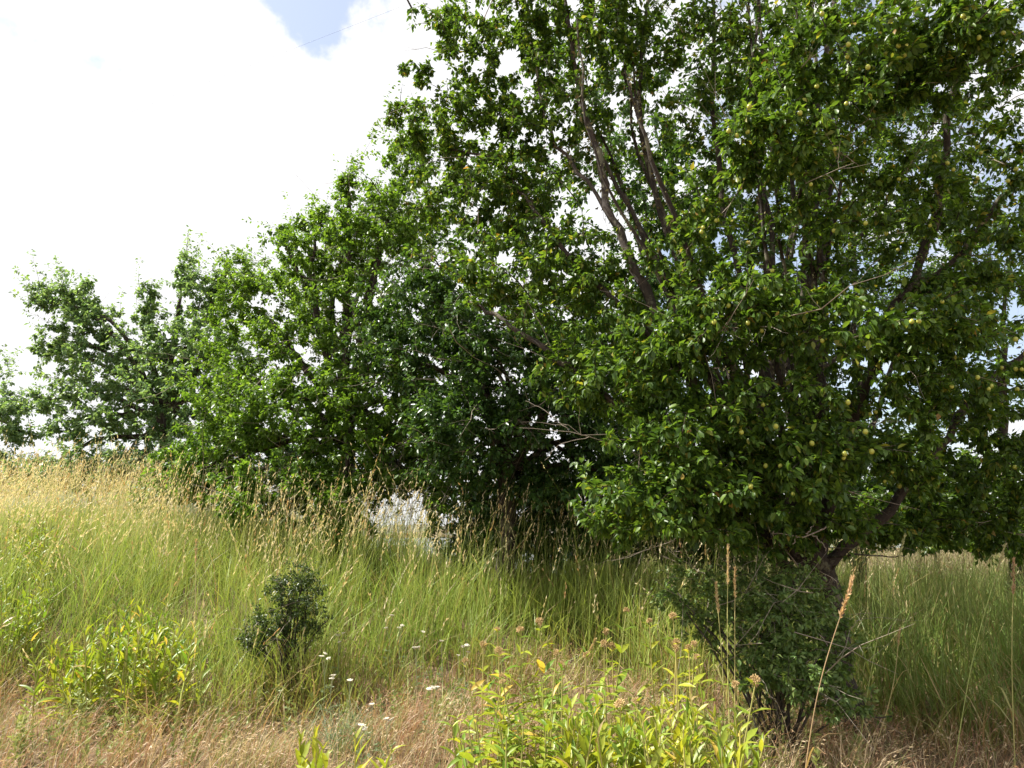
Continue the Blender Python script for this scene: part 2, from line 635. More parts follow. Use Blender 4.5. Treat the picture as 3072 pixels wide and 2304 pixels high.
def leaf_parts(root, base, P, T, up, S, shape, mat, n_single, part='leaf', mass='foliage', fine=4.45):
    """the n_single leaves that show largest are objects, the rest one part"""
    pick = np.zeros(len(P), dtype=bool)
    if n_single:
        px, py, zf = screen(P)
        ok = (px > 3) & (px < 1021) & (py > 3) & (py < 765)
        # the nearest leaf of each small patch of the picture shows; those showing largest come first
        cell = (px // 9).astype(int) * 1000 + (py // 9).astype(int)
        o = np.argsort(zf)
        o = o[ok[o]]
        _, first = np.unique(cell[o], return_index=True)
        cand = o[first]
        flat = np.abs(np.sum(np.cross(norm(np.cross(T[cand], up[cand])), T[cand]) * norm(P[cand] - np.array([0, 0, CAMZ])), axis=1))
        sc = S[cand] / zf[cand] * (0.4 + flat)
        pick[cand[np.argsort(-sc)[:n_single]]] = True
    keep = ~pick
    zz = screen(P)[2]
    VV, FF, rr_, off = [], [], [], 0
    for sel, sh in ((keep & (zz < fine), shape), (keep & (zz >= fine) & (zz < 5.5), SHAPE_FAR if shape is SHAPE_FAR else SHAPE_LOW), (keep & (zz >= max(fine, 5.5)), SHAPE_FAR)):
        if not sel.any():
            continue
        V, F, *_ = leaf_cloud(sh, P[sel], T[sel], up[sel], S[sel])
        VV.append(V)
        FF.append(F + off)
        off += len(V)
        rr_.append(np.repeat(RNG.uniform(0, 1, sel.sum()), len(sh[0])))
    V, F, r = np.concatenate(VV), np.concatenate(FF), np.concatenate(rr_)
    o = link(mass, mesh_data(mass, V - base, tris=F, mat=mat, rnd=r), root)
    o['kind'] = 'stuff'
    if n_single:
        me = mesh_data(part, shape[0], tris=shape[1], mat=mat, rnd=np.zeros(len(shape[0])))
        Tn = norm(T[pick])
        B = norm(np.cross(Tn, up[pick]))
        Nn = np.cross(B, Tn)
        for p, b, t, nn, s in zip(P[pick] - base, B, Tn, Nn, S[pick]):
            lf = bpy.data.objects.new(part, me)
            COL.objects.link(lf)
            lf.parent = root
            mt = Matrix(((b[0], t[0], nn[0]), (b[1], t[1], nn[1]), (b[2], t[2], nn[2]))) @ Matrix.Scale(float(s), 3)
            m4 = mt.to_4x4()
            m4.translation = Vector(p)
            lf.matrix_basis = m4


def dead_twigs(lines_from, n, length, rad):
    """bare bowed twigs starting on the wood"""
    P0 = lines_from[RNG.integers(0, len(lines_from), n)]
    d = norm(RNG.normal(size=(n, 3)) * np.array([1, 1, 0.6]) + np.array([0, -0.35, -0.12]))
    ln = length * RNG.uniform(0.4, 1.3, n)
    k = 5
    s = np.linspace(0, 1, k)
    pts = P0[:, None] + d[:, None] * (ln[:, None] * s)[:, :, None]
    wig = np.cumsum(RNG.normal(0, 0.035, (n, k, 3)), axis=1) * ln[:, None, None]
    wig[:, 0] = 0
    pts = pts + wig
    r = rad * RNG.uniform(0.5, 1.4, n)[:, None] * (1 - 0.8 * s)[None]
    # each carries a few side shoots
    m = n * 3
    who = np.repeat(np.arange(n), 3)
    ii = RNG.integers(1, k - 1, m)
    q0 = pts[who, ii]
    dd = norm(d[who] + RNG.normal(0, 0.7, (m, 3)))
    l2 = ln[who] * RNG.uniform(0.2, 0.5, m)
    p2 = q0[:, None] + dd[:, None] * (l2[:, None] * s)[:, :, None] + np.cumsum(RNG.normal(0, 0.03, (m, k, 3)), axis=1) * l2[:, None, None]
    p2[:, 0] = q0
    r2 = np.repeat(r[:, 3:4] * 0.8, 3, axis=0) * (1 - 0.8 * s)[None]
    return np.concatenate([pts, p2]), np.concatenate([r, r2])


def make_tree(name, label, cat, trunk, tr, limbs, blobs, mat, per, size, shape, n_single=0, bark='bark',
              group=None, hang=0.55, spread=0.46, dead=0, dead_len=0.7, twig_r=0.0035, droop=0.12, moss=0, mul=1.0, shoots=0, even=1.5):
    """trunk: world points from the ground up; limbs: list of (world points, r0, r1)"""
    base = np.array(trunk[0], dtype=np.float64)
    base[2] = float(height(base[0], base[1])) - 0.03
    trunk = [base] + [np.array(p) for p in trunk[1:]]
    root = empty(name, base)
    tag(root, label, cat, group)
    tp, trd = limb_line(trunk, tr[0], tr[1], 14, 0.01)
    trd[:3] *= (1.45, 1.2, 1.06)
    link('trunk', limb_mesh('trunk', tp, trd, base, M[bark], 12), root)
    skel = [tp]
    wood = [tp]
    for pts, r0, r1 in limbs:
        p, r = limb_line(pts, r0, r1)
        link('branch', limb_mesh('branch', p, r, base, M[bark], 8), root)
        skel.append(p)
        wood.append(p)
    targets = blob_points(blobs, mul, even)
    # a finer skeleton to hang the twigs on
    sk = np.concatenate([smooth_line(p, 3 * len(p))[2:] for p in skel])
    lines = grow(sk, targets, droop, 3 if shape is SHAPE_FAR else 4)
    ln = np.linalg.norm(lines[:, -1] - lines[:, 0], axis=1)
    s = np.linspace(0, 1, lines.shape[1])
    rr = (twig_r * 0.6 + 0.011 * np.minimum(ln, 1.5))[:, None] * (1 - 0.75 * s)[None]
    V, q = tubes(lines, rr, 3)
    o = link('twigs', mesh_data('twigs', V - base, quads=q, mat=M[bark]), root)
    o['kind'] = 'stuff'
    P, T, up, S = foliage_on(lines, per, size, spread, hang)
    if shoots:
        # long leafy shoots reaching out of the crown
        ends = lines[:, -1]
        cen = ends.mean(axis=0)
        rel = (ends - cen) / ends.std(axis=0)
        ok = np.argsort(-(np.linalg.norm(rel, axis=1) + 0.35 * rel[:, 2] + RNG.normal(0, 0.5, len(ends))))[:shoots * 3]
        ii = RNG.choice(ok, shoots, replace=False)
        d0 = norm(norm(ends[ii] - cen) + np.array([0, 0, 0.45]) + RNG.normal(0, 0.35, (shoots, 3)))
        sl = RNG.uniform(0.3, 0.95, shoots) * (size / 0.07)
        st = np.linspace(0, 1, 6)
        SL = ends[ii][:, None] + d0[:, None] * (sl[:, None] * st)[:, :, None] + np.array([0, 0, -0.16]) * (sl[:, None] * st ** 2)[:, :, None]
        V, q = tubes(SL, np.full((shoots, 1), twig_r * 0.9) * (1 - 0.7 * st)[None], 3)
        link('shoots', mesh_data('shoots', V - base, quads=q, mat=M[bark]), root)['kind'] = 'stuff'
        P2, T2, up2, S2 = foliage_on(SL, per * 0.9, size, 0.75, hang * 0.8)
        P, T, up, S = np.concatenate([P, P2]), np.concatenate([T, T2]), np.concatenate([up, up2]), np.concatenate([S, S2])
    leaf_parts(root, base, P, T, up, S, shape, mat, n_single)
    if dead:
        src = np.concatenate(wood + [lines.reshape(-1, 3)[::5]])
        px, py, zf = screen(src)
        dp, dr = dead_twigs(src, dead, dead_len, twig_r * 1.2)
        V, q = tubes(dp, dr, 3)
        o = link('dead_twigs', mesh_data('dead_twigs', V - base, quads=q, mat=M['dead_wood']), root)
        o['kind'] = 'stuff'
    if moss:
        # tufts of lichen on the wood
        allw = np.concatenate([smooth_line(p, 60) for p in skel])
        c = allw[RNG.integers(0, len(allw), moss)]
        c = c + RNG.normal(0, 0.028, c.shape)
        m = len(c)
        Pm, Fm, *_ = leaf_cloud(SHAPE_LOW, c, RNG.normal(size=(m, 3)) + np.array([0, 0, -0.6]), norm(RNG.normal(size=(m, 3))), RNG.uniform(0.015, 0.05, m))
        o = link('lichen', mesh_data('lichen', Pm - base, tris=Fm, mat=M['moss']), root)
        o['kind'] = 'stuff'
    return root, base, lines, P


def pix(*pts):
    return [at(*p) for p in pts]


# --- the plum tree beside the camera
PX, PY = 2.46, 5.4
g0 = float(height(PX, PY))
fork = at(806, 548, 5.35)
plum_limbs = [
    (pix((812, 590, 5.35), (850, 540, 5.35), (885, 515, 5.3), (935, 455, 5.3), (965, 405, 5.4), (1000, 375, 5.5), (1060, 330, 5.6)), 0.085, 0.02),
    (pix((812, 570, 5.4), (835, 470, 5.3), (855, 420, 5.2), (880, 345, 5.1), (912, 280, 5.0), (935, 215, 4.9), (950, 120, 4.8), (960, 30, 4.7)), 0.085, 0.016),
    (pix((800, 580, 5.4), (745, 520, 5.3), (680, 455, 5.2), (600, 390, 5.2), (547, 353, 5.4), (500, 317, 5.7), (470, 300, 6.0)), 0.075, 0.015),
    (pix((803, 565, 5.4), (740, 450, 5.2), (680, 360, 5.2), (634, 267, 5.3), (610, 213, 5.4), (600, 165, 5.5), (587, 117, 5.6), (573, 60, 5.7), (563, -10, 5.8)), 0.08, 0.024),
    (pix((700, 400, 5.2), (640, 325, 5.3), (574, 262, 5.6), (540, 215, 5.8), (514, 188, 6.0), (498, 161, 6.1), (450, 148, 6.3)), 0.05, 0.010),
    (pix((612, 218, 5.4), (573, 165, 5.6), (547, 123, 5.8), (533, 60, 6.0), (520, 0, 6.1)), 0.032, 0.010),
    (pix((806, 550, 5.5), (760, 420, 5.7), (700, 300, 5.9), (650, 180, 6.0), (640, 90, 6.0), (650, -20, 6.1)), 0.065, 0.02),
    (pix((808, 550, 5.5), (775, 400, 5.7), (735, 260, 5.9), (715, 130, 6.0), (712, -20, 6.0)), 0.06, 0.02),
    (pix((810, 545, 5.5), (790, 380, 5.6), (770, 240, 5.7), (755, 100, 5.8), (760, -30, 5.9)), 0.055, 0.018),
    (pix((812, 545, 5.4), (815, 400, 5.3), (822, 280, 5.2), (810, 160, 5.1), (830, 40, 5.0), (835, -60, 5.0)), 0.055, 0.018),
    (pix((760, 500, 5.3), (720, 480, 4.9), (690, 490, 4.6), (660, 515, 4.45)), 0.03, 0.006),
    (pix((735, 430, 5.2), (700, 360, 4.8), (720, 320, 4.5), (760, 300, 4.4)), 0.025, 0.006),
    (pix((900, 300, 5.0), (960, 250, 4.9), (1010, 190, 4.9), (1080, 140, 5.0)), 0.035, 0.01),
    (pix((815, 250, 5.2), (800, 180, 4.7), (780, 140, 4.4), (750, 120, 4.3)), 0.022, 0.005),
]
plum_limbs = [(p, r0 * ((0.58, 0.7)[i] if i < 2 else 0.62), r1 * 0.7) for i, (p, r0, r1) in enumerate(plum_limbs)]
for i in range(20):
    a = RNG.uniform(0, 1)
    tx, ty, td = 560 + 330 * a + RNG.normal(0, 20), RNG.uniform(-60, 160), RNG.uniform(4.9, 6.5)
    sx = 790 + 30 * a
    plum_limbs.append((pix((sx, 560 + RNG.normal(0, 15), 5.35), (sx * 0.75 + tx * 0.25, 440, 5.3 * .7 + td * .3 + RNG.normal(0, .1)),
                            (sx * 0.42 + tx * 0.58 + RNG.normal(0, 8), 290, 5.3 * .4 + td * .6), (sx * 0.12 + tx * 0.88 + RNG.normal(0, 10), 140 + ty * 0.2, td), (tx, ty, td)),
                       RNG.uniform(0.018, 0.036), 0.007))
plum_blobs = [
    (500, 60, 6.3, 78, 80, .8, 120), (470, 128, 6.5, 75, 52, .7, 100), (490, 205, 6.4, 85, 55, .7, 130),
    (425, 142, 6.6, 45, 10, .25, 16), (415, 75, 6.6, 22, 12, .25, 8), (400, 115, 6.6, 22, 10, .25, 9), (450, 30, 6.5, 26, 30, .3, 22),
    (570, 10, 6.0, 80, 70, .8, 110), (560, 130, 6.1, 70, 70, .8, 85), (545, 275, 6.0, 95, 55, .8, 140),
    (650, 20, 5.6, 90, 55, .8, 85), (690, 160, 6.5, 95, 120, .6, 60), (745, 60, 5.2, 70, 70, .7, 80),
    (860, 60, 4.3, 110, 70, .6, 150), (960, 40, 4.2, 85, 60, .6, 110), (775, 140, 4.3, 68, 45, .5, 75),
    (860, 200, 4.8, 110, 85, .7, 105), (985, 180, 5.0, 70, 110, .7, 80), (965, 300, 5.0, 80, 55, .6, 60),
    (845, 330, 4.5, 90, 55, .5, 75), (730, 310, 4.6, 80, 46, .5, 85), (660, 365, 4.9, 80, 60, .6, 95),
    (600, 370, 5.3, 60, 70, .6, 70), (680, 440, 4.8, 90, 50, .6, 100), (765, 420, 4.7, 70, 60, .6, 85),
    (690, 495, 4.6, 85, 40, .5, 115), (800, 475, 4.6, 60, 48, .5, 65), (875, 430, 4.9, 70, 55, .5, 55),
    (950, 455, 6.3, 90, 60, .8, 75), (910, 515, 6.5, 80, 28, .8, 45), (770, 200, 6.2, 80, 90, .6, 60),
    (760, 530, 5.0, 80, 30, .5, 60),
    (960, 385, 4.9, 60, 50, .5, 55), (930, 515, 6.3, 60, 26, .6, 60), (995, 500, 6.4, 50, 34, .6, 60), (890, 530, 6.1, 40, 20, .5, 36), (905, 465, 4.9, 34, 26, .3, 22), (850, 520, 4.9, 26, 22, .3, 16), (1060, 480, 6.2, 60, 60, .8, 70), (960, 535, 7.0, 60, 20, .6, 50), (1015, 535, 7.2, 50, 24, .6, 50), (900, 180, 7.3, 130, 110, .8, 110), (860, 20, 7.2, 140, 80, .9, 90), (1000, 440, 5.6, 50, 60, .6, 50), (925, 330, 4.6, 55, 45, .5, 45),
    (620, 520, 5.0, 40, 30, .4, 40), (700, 240, 5.0, 60, 50, .5, 35), (620, 300, 5.5, 70, 60, .6, 60),
    (1110, 230, 5.0, 80, 180, .9, 90), (780, -110, 5.4, 330, 80, 1.4, 260), (830, -190, 7.3, 260, 100, 1.2, 190), (1010, -70, 7.2, 150, 100, 1.0, 100), (1120, 150, 7.2, 100, 140, 1.0, 90), (560, -90, 6.0, 120, 60, .8, 70),  # unseen crown outside the frame, extended up and back to shade the right grass
]
plum_root, plum_base, plum_lines, plum_leaves = make_tree(
    'plum_tree', 'big plum tree with many stems and hanging yellow-green plums, brier at its foot', 'plum tree',
    [(PX, PY, g0), (PX - 0.03, PY, 0.55), (PX - 0.06, PY, 1.05), tuple(fork)], (0.115, 0.085), plum_limbs, plum_blobs,
    M['plum_leaf'], 28, 0.056, SHAPE_MED, 300, dead=190, dead_len=0.75, moss=6500, mul=2.15, shoots=170, even=3.5)


def plums(root, base, leaves):
    """single plums hanging from the twigs"""
    k, rings = 9, 6
    V = [(0, 0, 0.5)]
    F, Q = [], []
    for r in range(1, rings):
        a = math.pi * r / rings
        for j in range(k):
            b = 2 * math.pi * j / k
            V.append((0.47 * math.sin(a) * math.cos(b), 0.47 * math.sin(a) * math.sin(b), 0.5 * math.cos(a)))
    V.append((0, 0, -0.5))
    for j in range(k):
        F.append((0, 1 + j, 1 + (j + 1) % k))
        F.append((len(V) - 1, 1 + (rings - 2) * k + (j + 1) % k, 1 + (rings - 2) * k + j))
    for r in range(rings - 2):
        for j in range(k):
            a = 1 + r * k
            Q.append((a + j, a + k + j, a + k + (j + 1) % k, a + (j + 1) % k))
    me = mesh_data('plum', V, F, Q, M['plum'])
    px, py, zf = screen(leaves)
    ok = np.where((px > 700) & (px < 1020) & (py > 6) & (py < 515) & (zf < 5.3))[0]
    cell = (px[ok] // 13).astype(int) * 1000 + (py[ok] // 13).astype(int)
    o = ok[np.argsort(zf[ok])]
    cell = (px[o] // 13).astype(int) * 1000 + (py[o] // 13).astype(int)
    front = o[np.unique(cell, return_index=True)[1]]
    # they hang in loose groups
    seeds = RNG.choice(front, 26, replace=False)
    dist = np.min(np.linalg.norm(leaves[front][:, None] - leaves[seeds][None], axis=2), axis=1)
    got = RNG.choice(front, 85, replace=False, p=(np.exp(-dist / 0.12) + 0.02) / np.sum(np.exp(-dist / 0.12) + 0.02))
    c = leaves
    for i in got:
        o = link('plum', me, root)
        s = float(RNG.uniform(0.026, 0.036))
        o.location = tuple(c[i] - base + np.array([0, -0.02, -0.022]) + RNG.normal(0, 0.006, 3))
        o.scale = (s, s, s * 1.06)
        o.rotation_euler = (RNG.uniform(-.4, .4), RNG.uniform(-.4, .4), 0)


plums(plum_root, plum_base, plum_leaves)


def bare_branch(root, base, lines, r0, name='dead_branch', mat='dead_wood'):
    """one leafless branch with its side twigs"""
    VV, QQ, off = [], [], 0
    for j, pts in enumerate(lines):
        p = smooth_line(np.array(pts), 12)
        p = p + RNG.normal(0, 0.004, p.shape)
        r = np.linspace(r0 if j == 0 else r0 * 0.6, r0 * 0.25, 12)
        V, q = tubes(p[None], r[None], 5)
        VV.append(V)
        QQ.append(q + off)
        off += len(V)
    o = link(name, mesh_data(name, np.concatenate(VV) - base, quads=np.concatenate(QQ), mat=M[mat]), root)
    return o


b = bare_branch(plum_root, plum_base, [
    pix((845, 505, 5.2), (840, 512, 4.95), (828, 525, 4.75), (807, 535, 4.65), (790, 535, 4.6), (772, 533, 4.55)),
    pix((812, 535, 4.66), (822, 543, 4.62), (826, 550, 4.6)), pix((797, 536, 4.62), (793, 545, 4.6)),
    pix((806, 535, 4.66), (812, 528, 4.7), (814, 522, 4.72)),
    pix((773, 533, 4.55), (779, 523, 4.6), (793, 510, 4.7), (800, 505, 4.75))], 0.0085)
b['label'] = 'bleached leafless branch forking in front of the trunk'
bare_branch(plum_root, plum_base, [pix((800, 570, 5.3), (780, 545, 5.0), (765, 555, 4.8), (745, 565, 4.7)),
                                   pix((770, 552, 4.85), (771, 562, 4.8), (760, 568, 4.75))], 0.005)
bare_branch(plum_root, plum_base, [pix((815, 560, 5.4), (850, 555, 5.2), (885, 556, 5.1), (905, 556, 5.0))], 0.010, 'bare_branch', 'bark')
bare_branch(plum_root, plum_base, [pix((640, 455, 5.1), (600, 440, 4.9), (570, 432, 4.85), (520, 428, 4.9)),
                                   pix((590, 437, 4.9), (560, 445, 4.85), (545, 460, 4.85)),
                                   pix((570, 432, 4.85), (550, 415, 4.9), (525, 400, 5.0))], 0.0045)


def simple_tree(name, label, px, d, top, tr, blobs, mat, per, size, shape, n_single=0, limbs=None, group=None, base_dy=0.0, **kw):
    b = at(px, 500, d)
    gz = float(height(b[0], d))
    t = at(top[0], top[1], d)
    trunk = [(b[0], d, gz), tuple(np.array([b[0], d, gz]) * 0.5 + t * 0.5 + np.array([0.06, 0, 0])), tuple(t)]
    auto = []
    for bl in blobs:
        c = at(bl[0], bl[1], bl[2])
        m = t * 0.45 + c * 0.55 + np.array([0, 0, 0.12]) + RNG.normal(0, 0.12, 3)
        st = np.array(trunk[1]) * RNG.uniform(0.0, 0.5) + t * 0.0
        f = RNG.uniform(0.0, 0.55)
        st = np.array(trunk[1]) * f + t * (1 - f)
        auto.append(([st, m, c], tr[1] * RNG.uniform(0.5, 0.8), 0.010))
    return make_tree(name, label, 'tree', trunk, tr, (limbs or []) + auto, blobs, M[mat], per, size, shape, n_single,
                     group=group, **kw)


# --- the dense dark tree next along the row
simple_tree('dense_tree', 'dense dark green tree with low glossy foliage, beside the plum tree', 500, 8.6, (505, 430), (0.13, 0.08), [
    (480, 340, 8.5, 85, 55, .9, 190), (455, 425, 8.2, 58, 60, .8, 170), (540, 420, 8.4, 75, 70, .9, 190),
    (500, 490, 8.8, 55, 32, .7, 90), (590, 470, 8.8, 60, 70, .9, 130), (430, 300, 9.0, 55, 40, .7, 90),
    (560, 340, 8.8, 80, 50, .8, 130), (650, 520, 8.8, 60, 35, .8, 80), (620, 400, 9.2, 80, 90, .8, 120),
    (485, 530, 9.2, 45, 32, .5, 120), (560, 535, 9.3, 80, 30, .6, 160), (400, 350, 9.2, 60, 50, .8, 90), (640, 470, 9.0, 70, 60, .8, 100)],
    'mid_leaf', 26, 0.068, SHAPE_FAR, 300, dead=170, dead_len=0.9, mul=2.3, shoots=60)
# --- the tree standing behind the plum tree
simple_tree('thin_tree', 'thinly leaved tall tree seen through the stems of the plum tree', 770, 8.3, (760, 400), (0.09, 0.06), [
    (690, 320, 8.3, 90, 90, .8, 110), (800, 330, 8.3, 100, 90, .8, 120), (740, 190, 8.4, 130, 90, .9, 130),
    (720, 470, 8.2, 130, 50, .7, 150), (860, 470, 8.6, 90, 45, .8, 90), (640, 190, 8.4, 90, 70, .8, 90),
    (800, 60, 8.4, 150, 70, .9, 130), (690, 230, 8.3, 60, 90, .7, 80), (720, 535, 9.2, 90, 35, .6, 150), (820, -60, 8.3, 150, 70, 1, 120),
    (930, 130, 8.4, 90, 110, .9, 120), (960, 300, 8.6, 70, 70, .8, 60)],
    'mid_leaf', 24, 0.075, SHAPE_FAR, 0, dead=60, dead_len=0.9, mul=1.7, shoots=40, even=3.0)
# --- the arching tree
simple_tree('arching_tree', 'broad arching yellow-green tree with drooping boughs and bare grey twigs beneath', 345, 10.8, (345, 400), (0.15, 0.09), [
    (385, 225, 10.4, 70, 48, 1.0, 190), (300, 275, 11.0, 62, 36, 1.0, 150), (335, 325, 10.4, 90, 55, 1.2, 240),
    (252, 345, 11.0, 58, 45, .9, 120), (285, 405, 9.9, 82, 42, 1.0, 200), (375, 395, 9.8, 70, 50, 1.0, 170),
    (232, 432, 10.4, 48, 26, .8, 90), (400, 450, 9.6, 55, 35, .8, 90), (280, 238, 11, 14, 16, .25, 14), (306, 222, 11, 22, 9, .3, 14),
    (322, 214, 10.8, 18, 8, .3, 12), (350, 178, 10.6, 14, 8, .2, 9), (346, 190, 10.6, 22, 14, .3, 18), (410, 160, 10.5, 40, 30, .6, 60),
    (290, 480, 9.6, 75, 26, .7, 130), (200, 470, 10.5, 50, 25, .8, 100), (230, 390, 10.6, 50, 40, .8, 90), (240, 300, 11, 36, 30, .6, 50), (345, 245, 10.8, 60, 40, .8, 100), (395, 478, 9.4, 50, 16, .5, 60), (285, 508, 9.3, 80, 22, .6, 120), (345, 515, 9.2, 32, 24, .4, 70), (190, 492, 10.6, 55, 18, .6, 80), (435, 505, 9.2, 14, 30, .4, 35), (350, 440, 9.8, 60, 40, .8, 130), (345, 485, 9.5, 40, 20, .5, 70), (420, 420, 9.6, 45, 45, .7, 120), (420, 330, 10.2, 55, 60, .9, 140)],
    'arch_leaf', 26, 0.068, SHAPE_FAR, 300, mul=2.0, shoots=210, dead=260, dead_len=1.0,
    limbs=[(pix((350, 400, 10.8), (370, 340, 10.6), (345, 300, 10.4), (300, 275, 10.4)), 0.075, 0.02),
           (pix((350, 440, 10.6), (310, 455, 10.0), (260, 470, 9.6), (225, 480, 9.4)), 0.05, 0.012)])
# --- the open tree at the end of the row
simple_tree('open_tree', 'open haze-tinted bluish green tree with upright spires and a long reaching bough', 165, 15.0, (165, 400), (0.17, 0.10), [
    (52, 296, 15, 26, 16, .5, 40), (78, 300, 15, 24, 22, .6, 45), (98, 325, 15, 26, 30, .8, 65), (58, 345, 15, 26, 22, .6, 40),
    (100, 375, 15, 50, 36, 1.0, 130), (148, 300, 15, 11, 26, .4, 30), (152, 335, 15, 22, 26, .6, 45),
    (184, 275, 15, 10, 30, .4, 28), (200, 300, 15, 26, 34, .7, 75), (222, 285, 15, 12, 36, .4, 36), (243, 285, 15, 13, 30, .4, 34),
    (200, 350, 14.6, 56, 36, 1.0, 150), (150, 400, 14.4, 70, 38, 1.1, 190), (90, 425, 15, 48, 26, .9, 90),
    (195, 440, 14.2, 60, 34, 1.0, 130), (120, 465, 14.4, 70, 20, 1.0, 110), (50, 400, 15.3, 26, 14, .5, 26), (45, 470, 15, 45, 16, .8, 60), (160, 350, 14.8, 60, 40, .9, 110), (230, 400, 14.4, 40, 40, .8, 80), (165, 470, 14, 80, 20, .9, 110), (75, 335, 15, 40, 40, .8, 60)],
    'hazed_leaf', 26, 0.085, SHAPE_FAR, 150, dead=50, dead_len=0.9, twig_r=0.005, mul=1.9, shoots=190)
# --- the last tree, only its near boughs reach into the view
simple_tree('end_tree', 'haze-tinted bluish tree of which only two boughs show, past the open tree', -40, 17.5, (-35, 420), (0.16, 0.10), [
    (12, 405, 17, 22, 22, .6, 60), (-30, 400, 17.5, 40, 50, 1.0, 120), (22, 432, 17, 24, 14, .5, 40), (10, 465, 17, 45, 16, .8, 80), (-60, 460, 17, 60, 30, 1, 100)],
    'hazed_leaf', 24, 0.09, SHAPE_FAR, 0, twig_r=0.005, mul=1.8, shoots=30)
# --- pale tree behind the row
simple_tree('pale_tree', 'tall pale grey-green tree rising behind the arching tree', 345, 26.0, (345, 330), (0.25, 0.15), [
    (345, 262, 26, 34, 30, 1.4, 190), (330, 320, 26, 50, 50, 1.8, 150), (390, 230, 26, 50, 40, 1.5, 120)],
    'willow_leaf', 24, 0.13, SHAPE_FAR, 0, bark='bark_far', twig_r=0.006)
# --- trees to the right behind
simple_tree('dark_trunk_tree', 'tree with a dark forked trunk rising out of the tall grass behind the plum tree', 1003, 11.0, (1003, 455), (0.13, 0.09), [
    (1010, 250, 11, 60, 80, 1.0, 110), (1000, 350, 11, 60, 50, 1.0, 90), (930, 400, 11.5, 60, 40, 1.0, 70),
    (1060, 400, 11, 60, 70, 1.0, 90), (990, 480, 11, 60, 26, 1.0, 70), (920, 300, 11.5, 60, 60, 1.0, 60), (900, 500, 12, 70, 25, 1, 70)],
    'arch_leaf', 22, 0.075, SHAPE_FAR, 0, dead=70, dead_len=1.0, mul=2.0)
for px, lab, bl in (
        (540, 'tall shaded tree behind the dense tree, crowded into the thicket', [
            (520, 215, 11.5, 80, 75, 1, 130), (590, 320, 11.5, 90, 90, 1, 160), (480, 400, 11, 90, 70, 1, 170), (560, 500, 10.5, 110, 45, .9, 190),
            (430, 250, 12, 70, 60, 1, 110), (440, 470, 10.6, 60, 28, .7, 90)]),
        (690, 'tall shaded tree behind the stems of the plum tree', [
            (650, 110, 11.5, 100, 110, 1, 150), (720, 260, 11.5, 100, 100, 1, 170), (680, 400, 11, 110, 80, 1, 190), (660, 520, 10.5, 100, 40, .8, 160),
            (580, 60, 12, 80, 70, 1, 90)]),
        (850, 'tall shaded tree behind the big limb of the plum tree', [
            (850, 120, 11.5, 110, 110, 1, 150), (830, 300, 11.5, 90, 80, 1, 130), (930, 240, 12, 70, 80, 1, 80), (830, 450, 11, 90, 60, 1, 150), (820, 530, 10.5, 80, 30, .8, 120)])):
    simple_tree('thicket_tree', lab, px, 11.2, (px, 430), (0.11, 0.07), bl, 'mid_leaf', 22, 0.11, SHAPE_FAR, 0, dead=60, dead_len=1.0, mul=1.1, even=3.0, group='trees crowded behind the plum tree')
for nm, lab, px, d, top, bl in (
        ('hedge_bush', 'dark bush filling the gap between the dense tree and the plum tree', 610, 9.6, (612, 530),
         [(610, 500, 9.6, 70, 50, .7, 190), (680, 520, 9.4, 60, 40, .6, 120)]),
        ('hedge_bush', 'dark bush closing the meadow behind the forked trunk and the big plum limb', 930, 14.5, (930, 540),
         [(900, 515, 14.5, 70, 36, .9, 160), (985, 520, 14.5, 60, 34, .9, 140), (1060, 510, 14.5, 50, 44, .9, 120), (840, 525, 14, 50, 28, .8, 90)]),
        ('hedge_bush', 'dark bush under the boughs of the arching tree', 250, 11.8, (250, 480),
         [(250, 455, 11.8, 60, 36, .8, 170), (190, 470, 12.5, 50, 26, .8, 100), (310, 470, 11.5, 36, 22, .6, 70)]),
        ('hedge_bush', 'dark low bush beneath the open tree', 90, 15.6, (90, 478),
         [(90, 474, 15.6, 75, 22, .8, 190), (20, 482, 16.5, 45, 16, .8, 90), (165, 488, 14.5, 50, 20, .7, 110)])):
    simple_tree(nm, lab, px, d, top, (0.05, 0.03), bl, 'mid_leaf' if px > 200 else 'hazed_leaf', 26, 0.075, SHAPE_FAR, 0, dead=40, mul=1.6)
print('trees done')


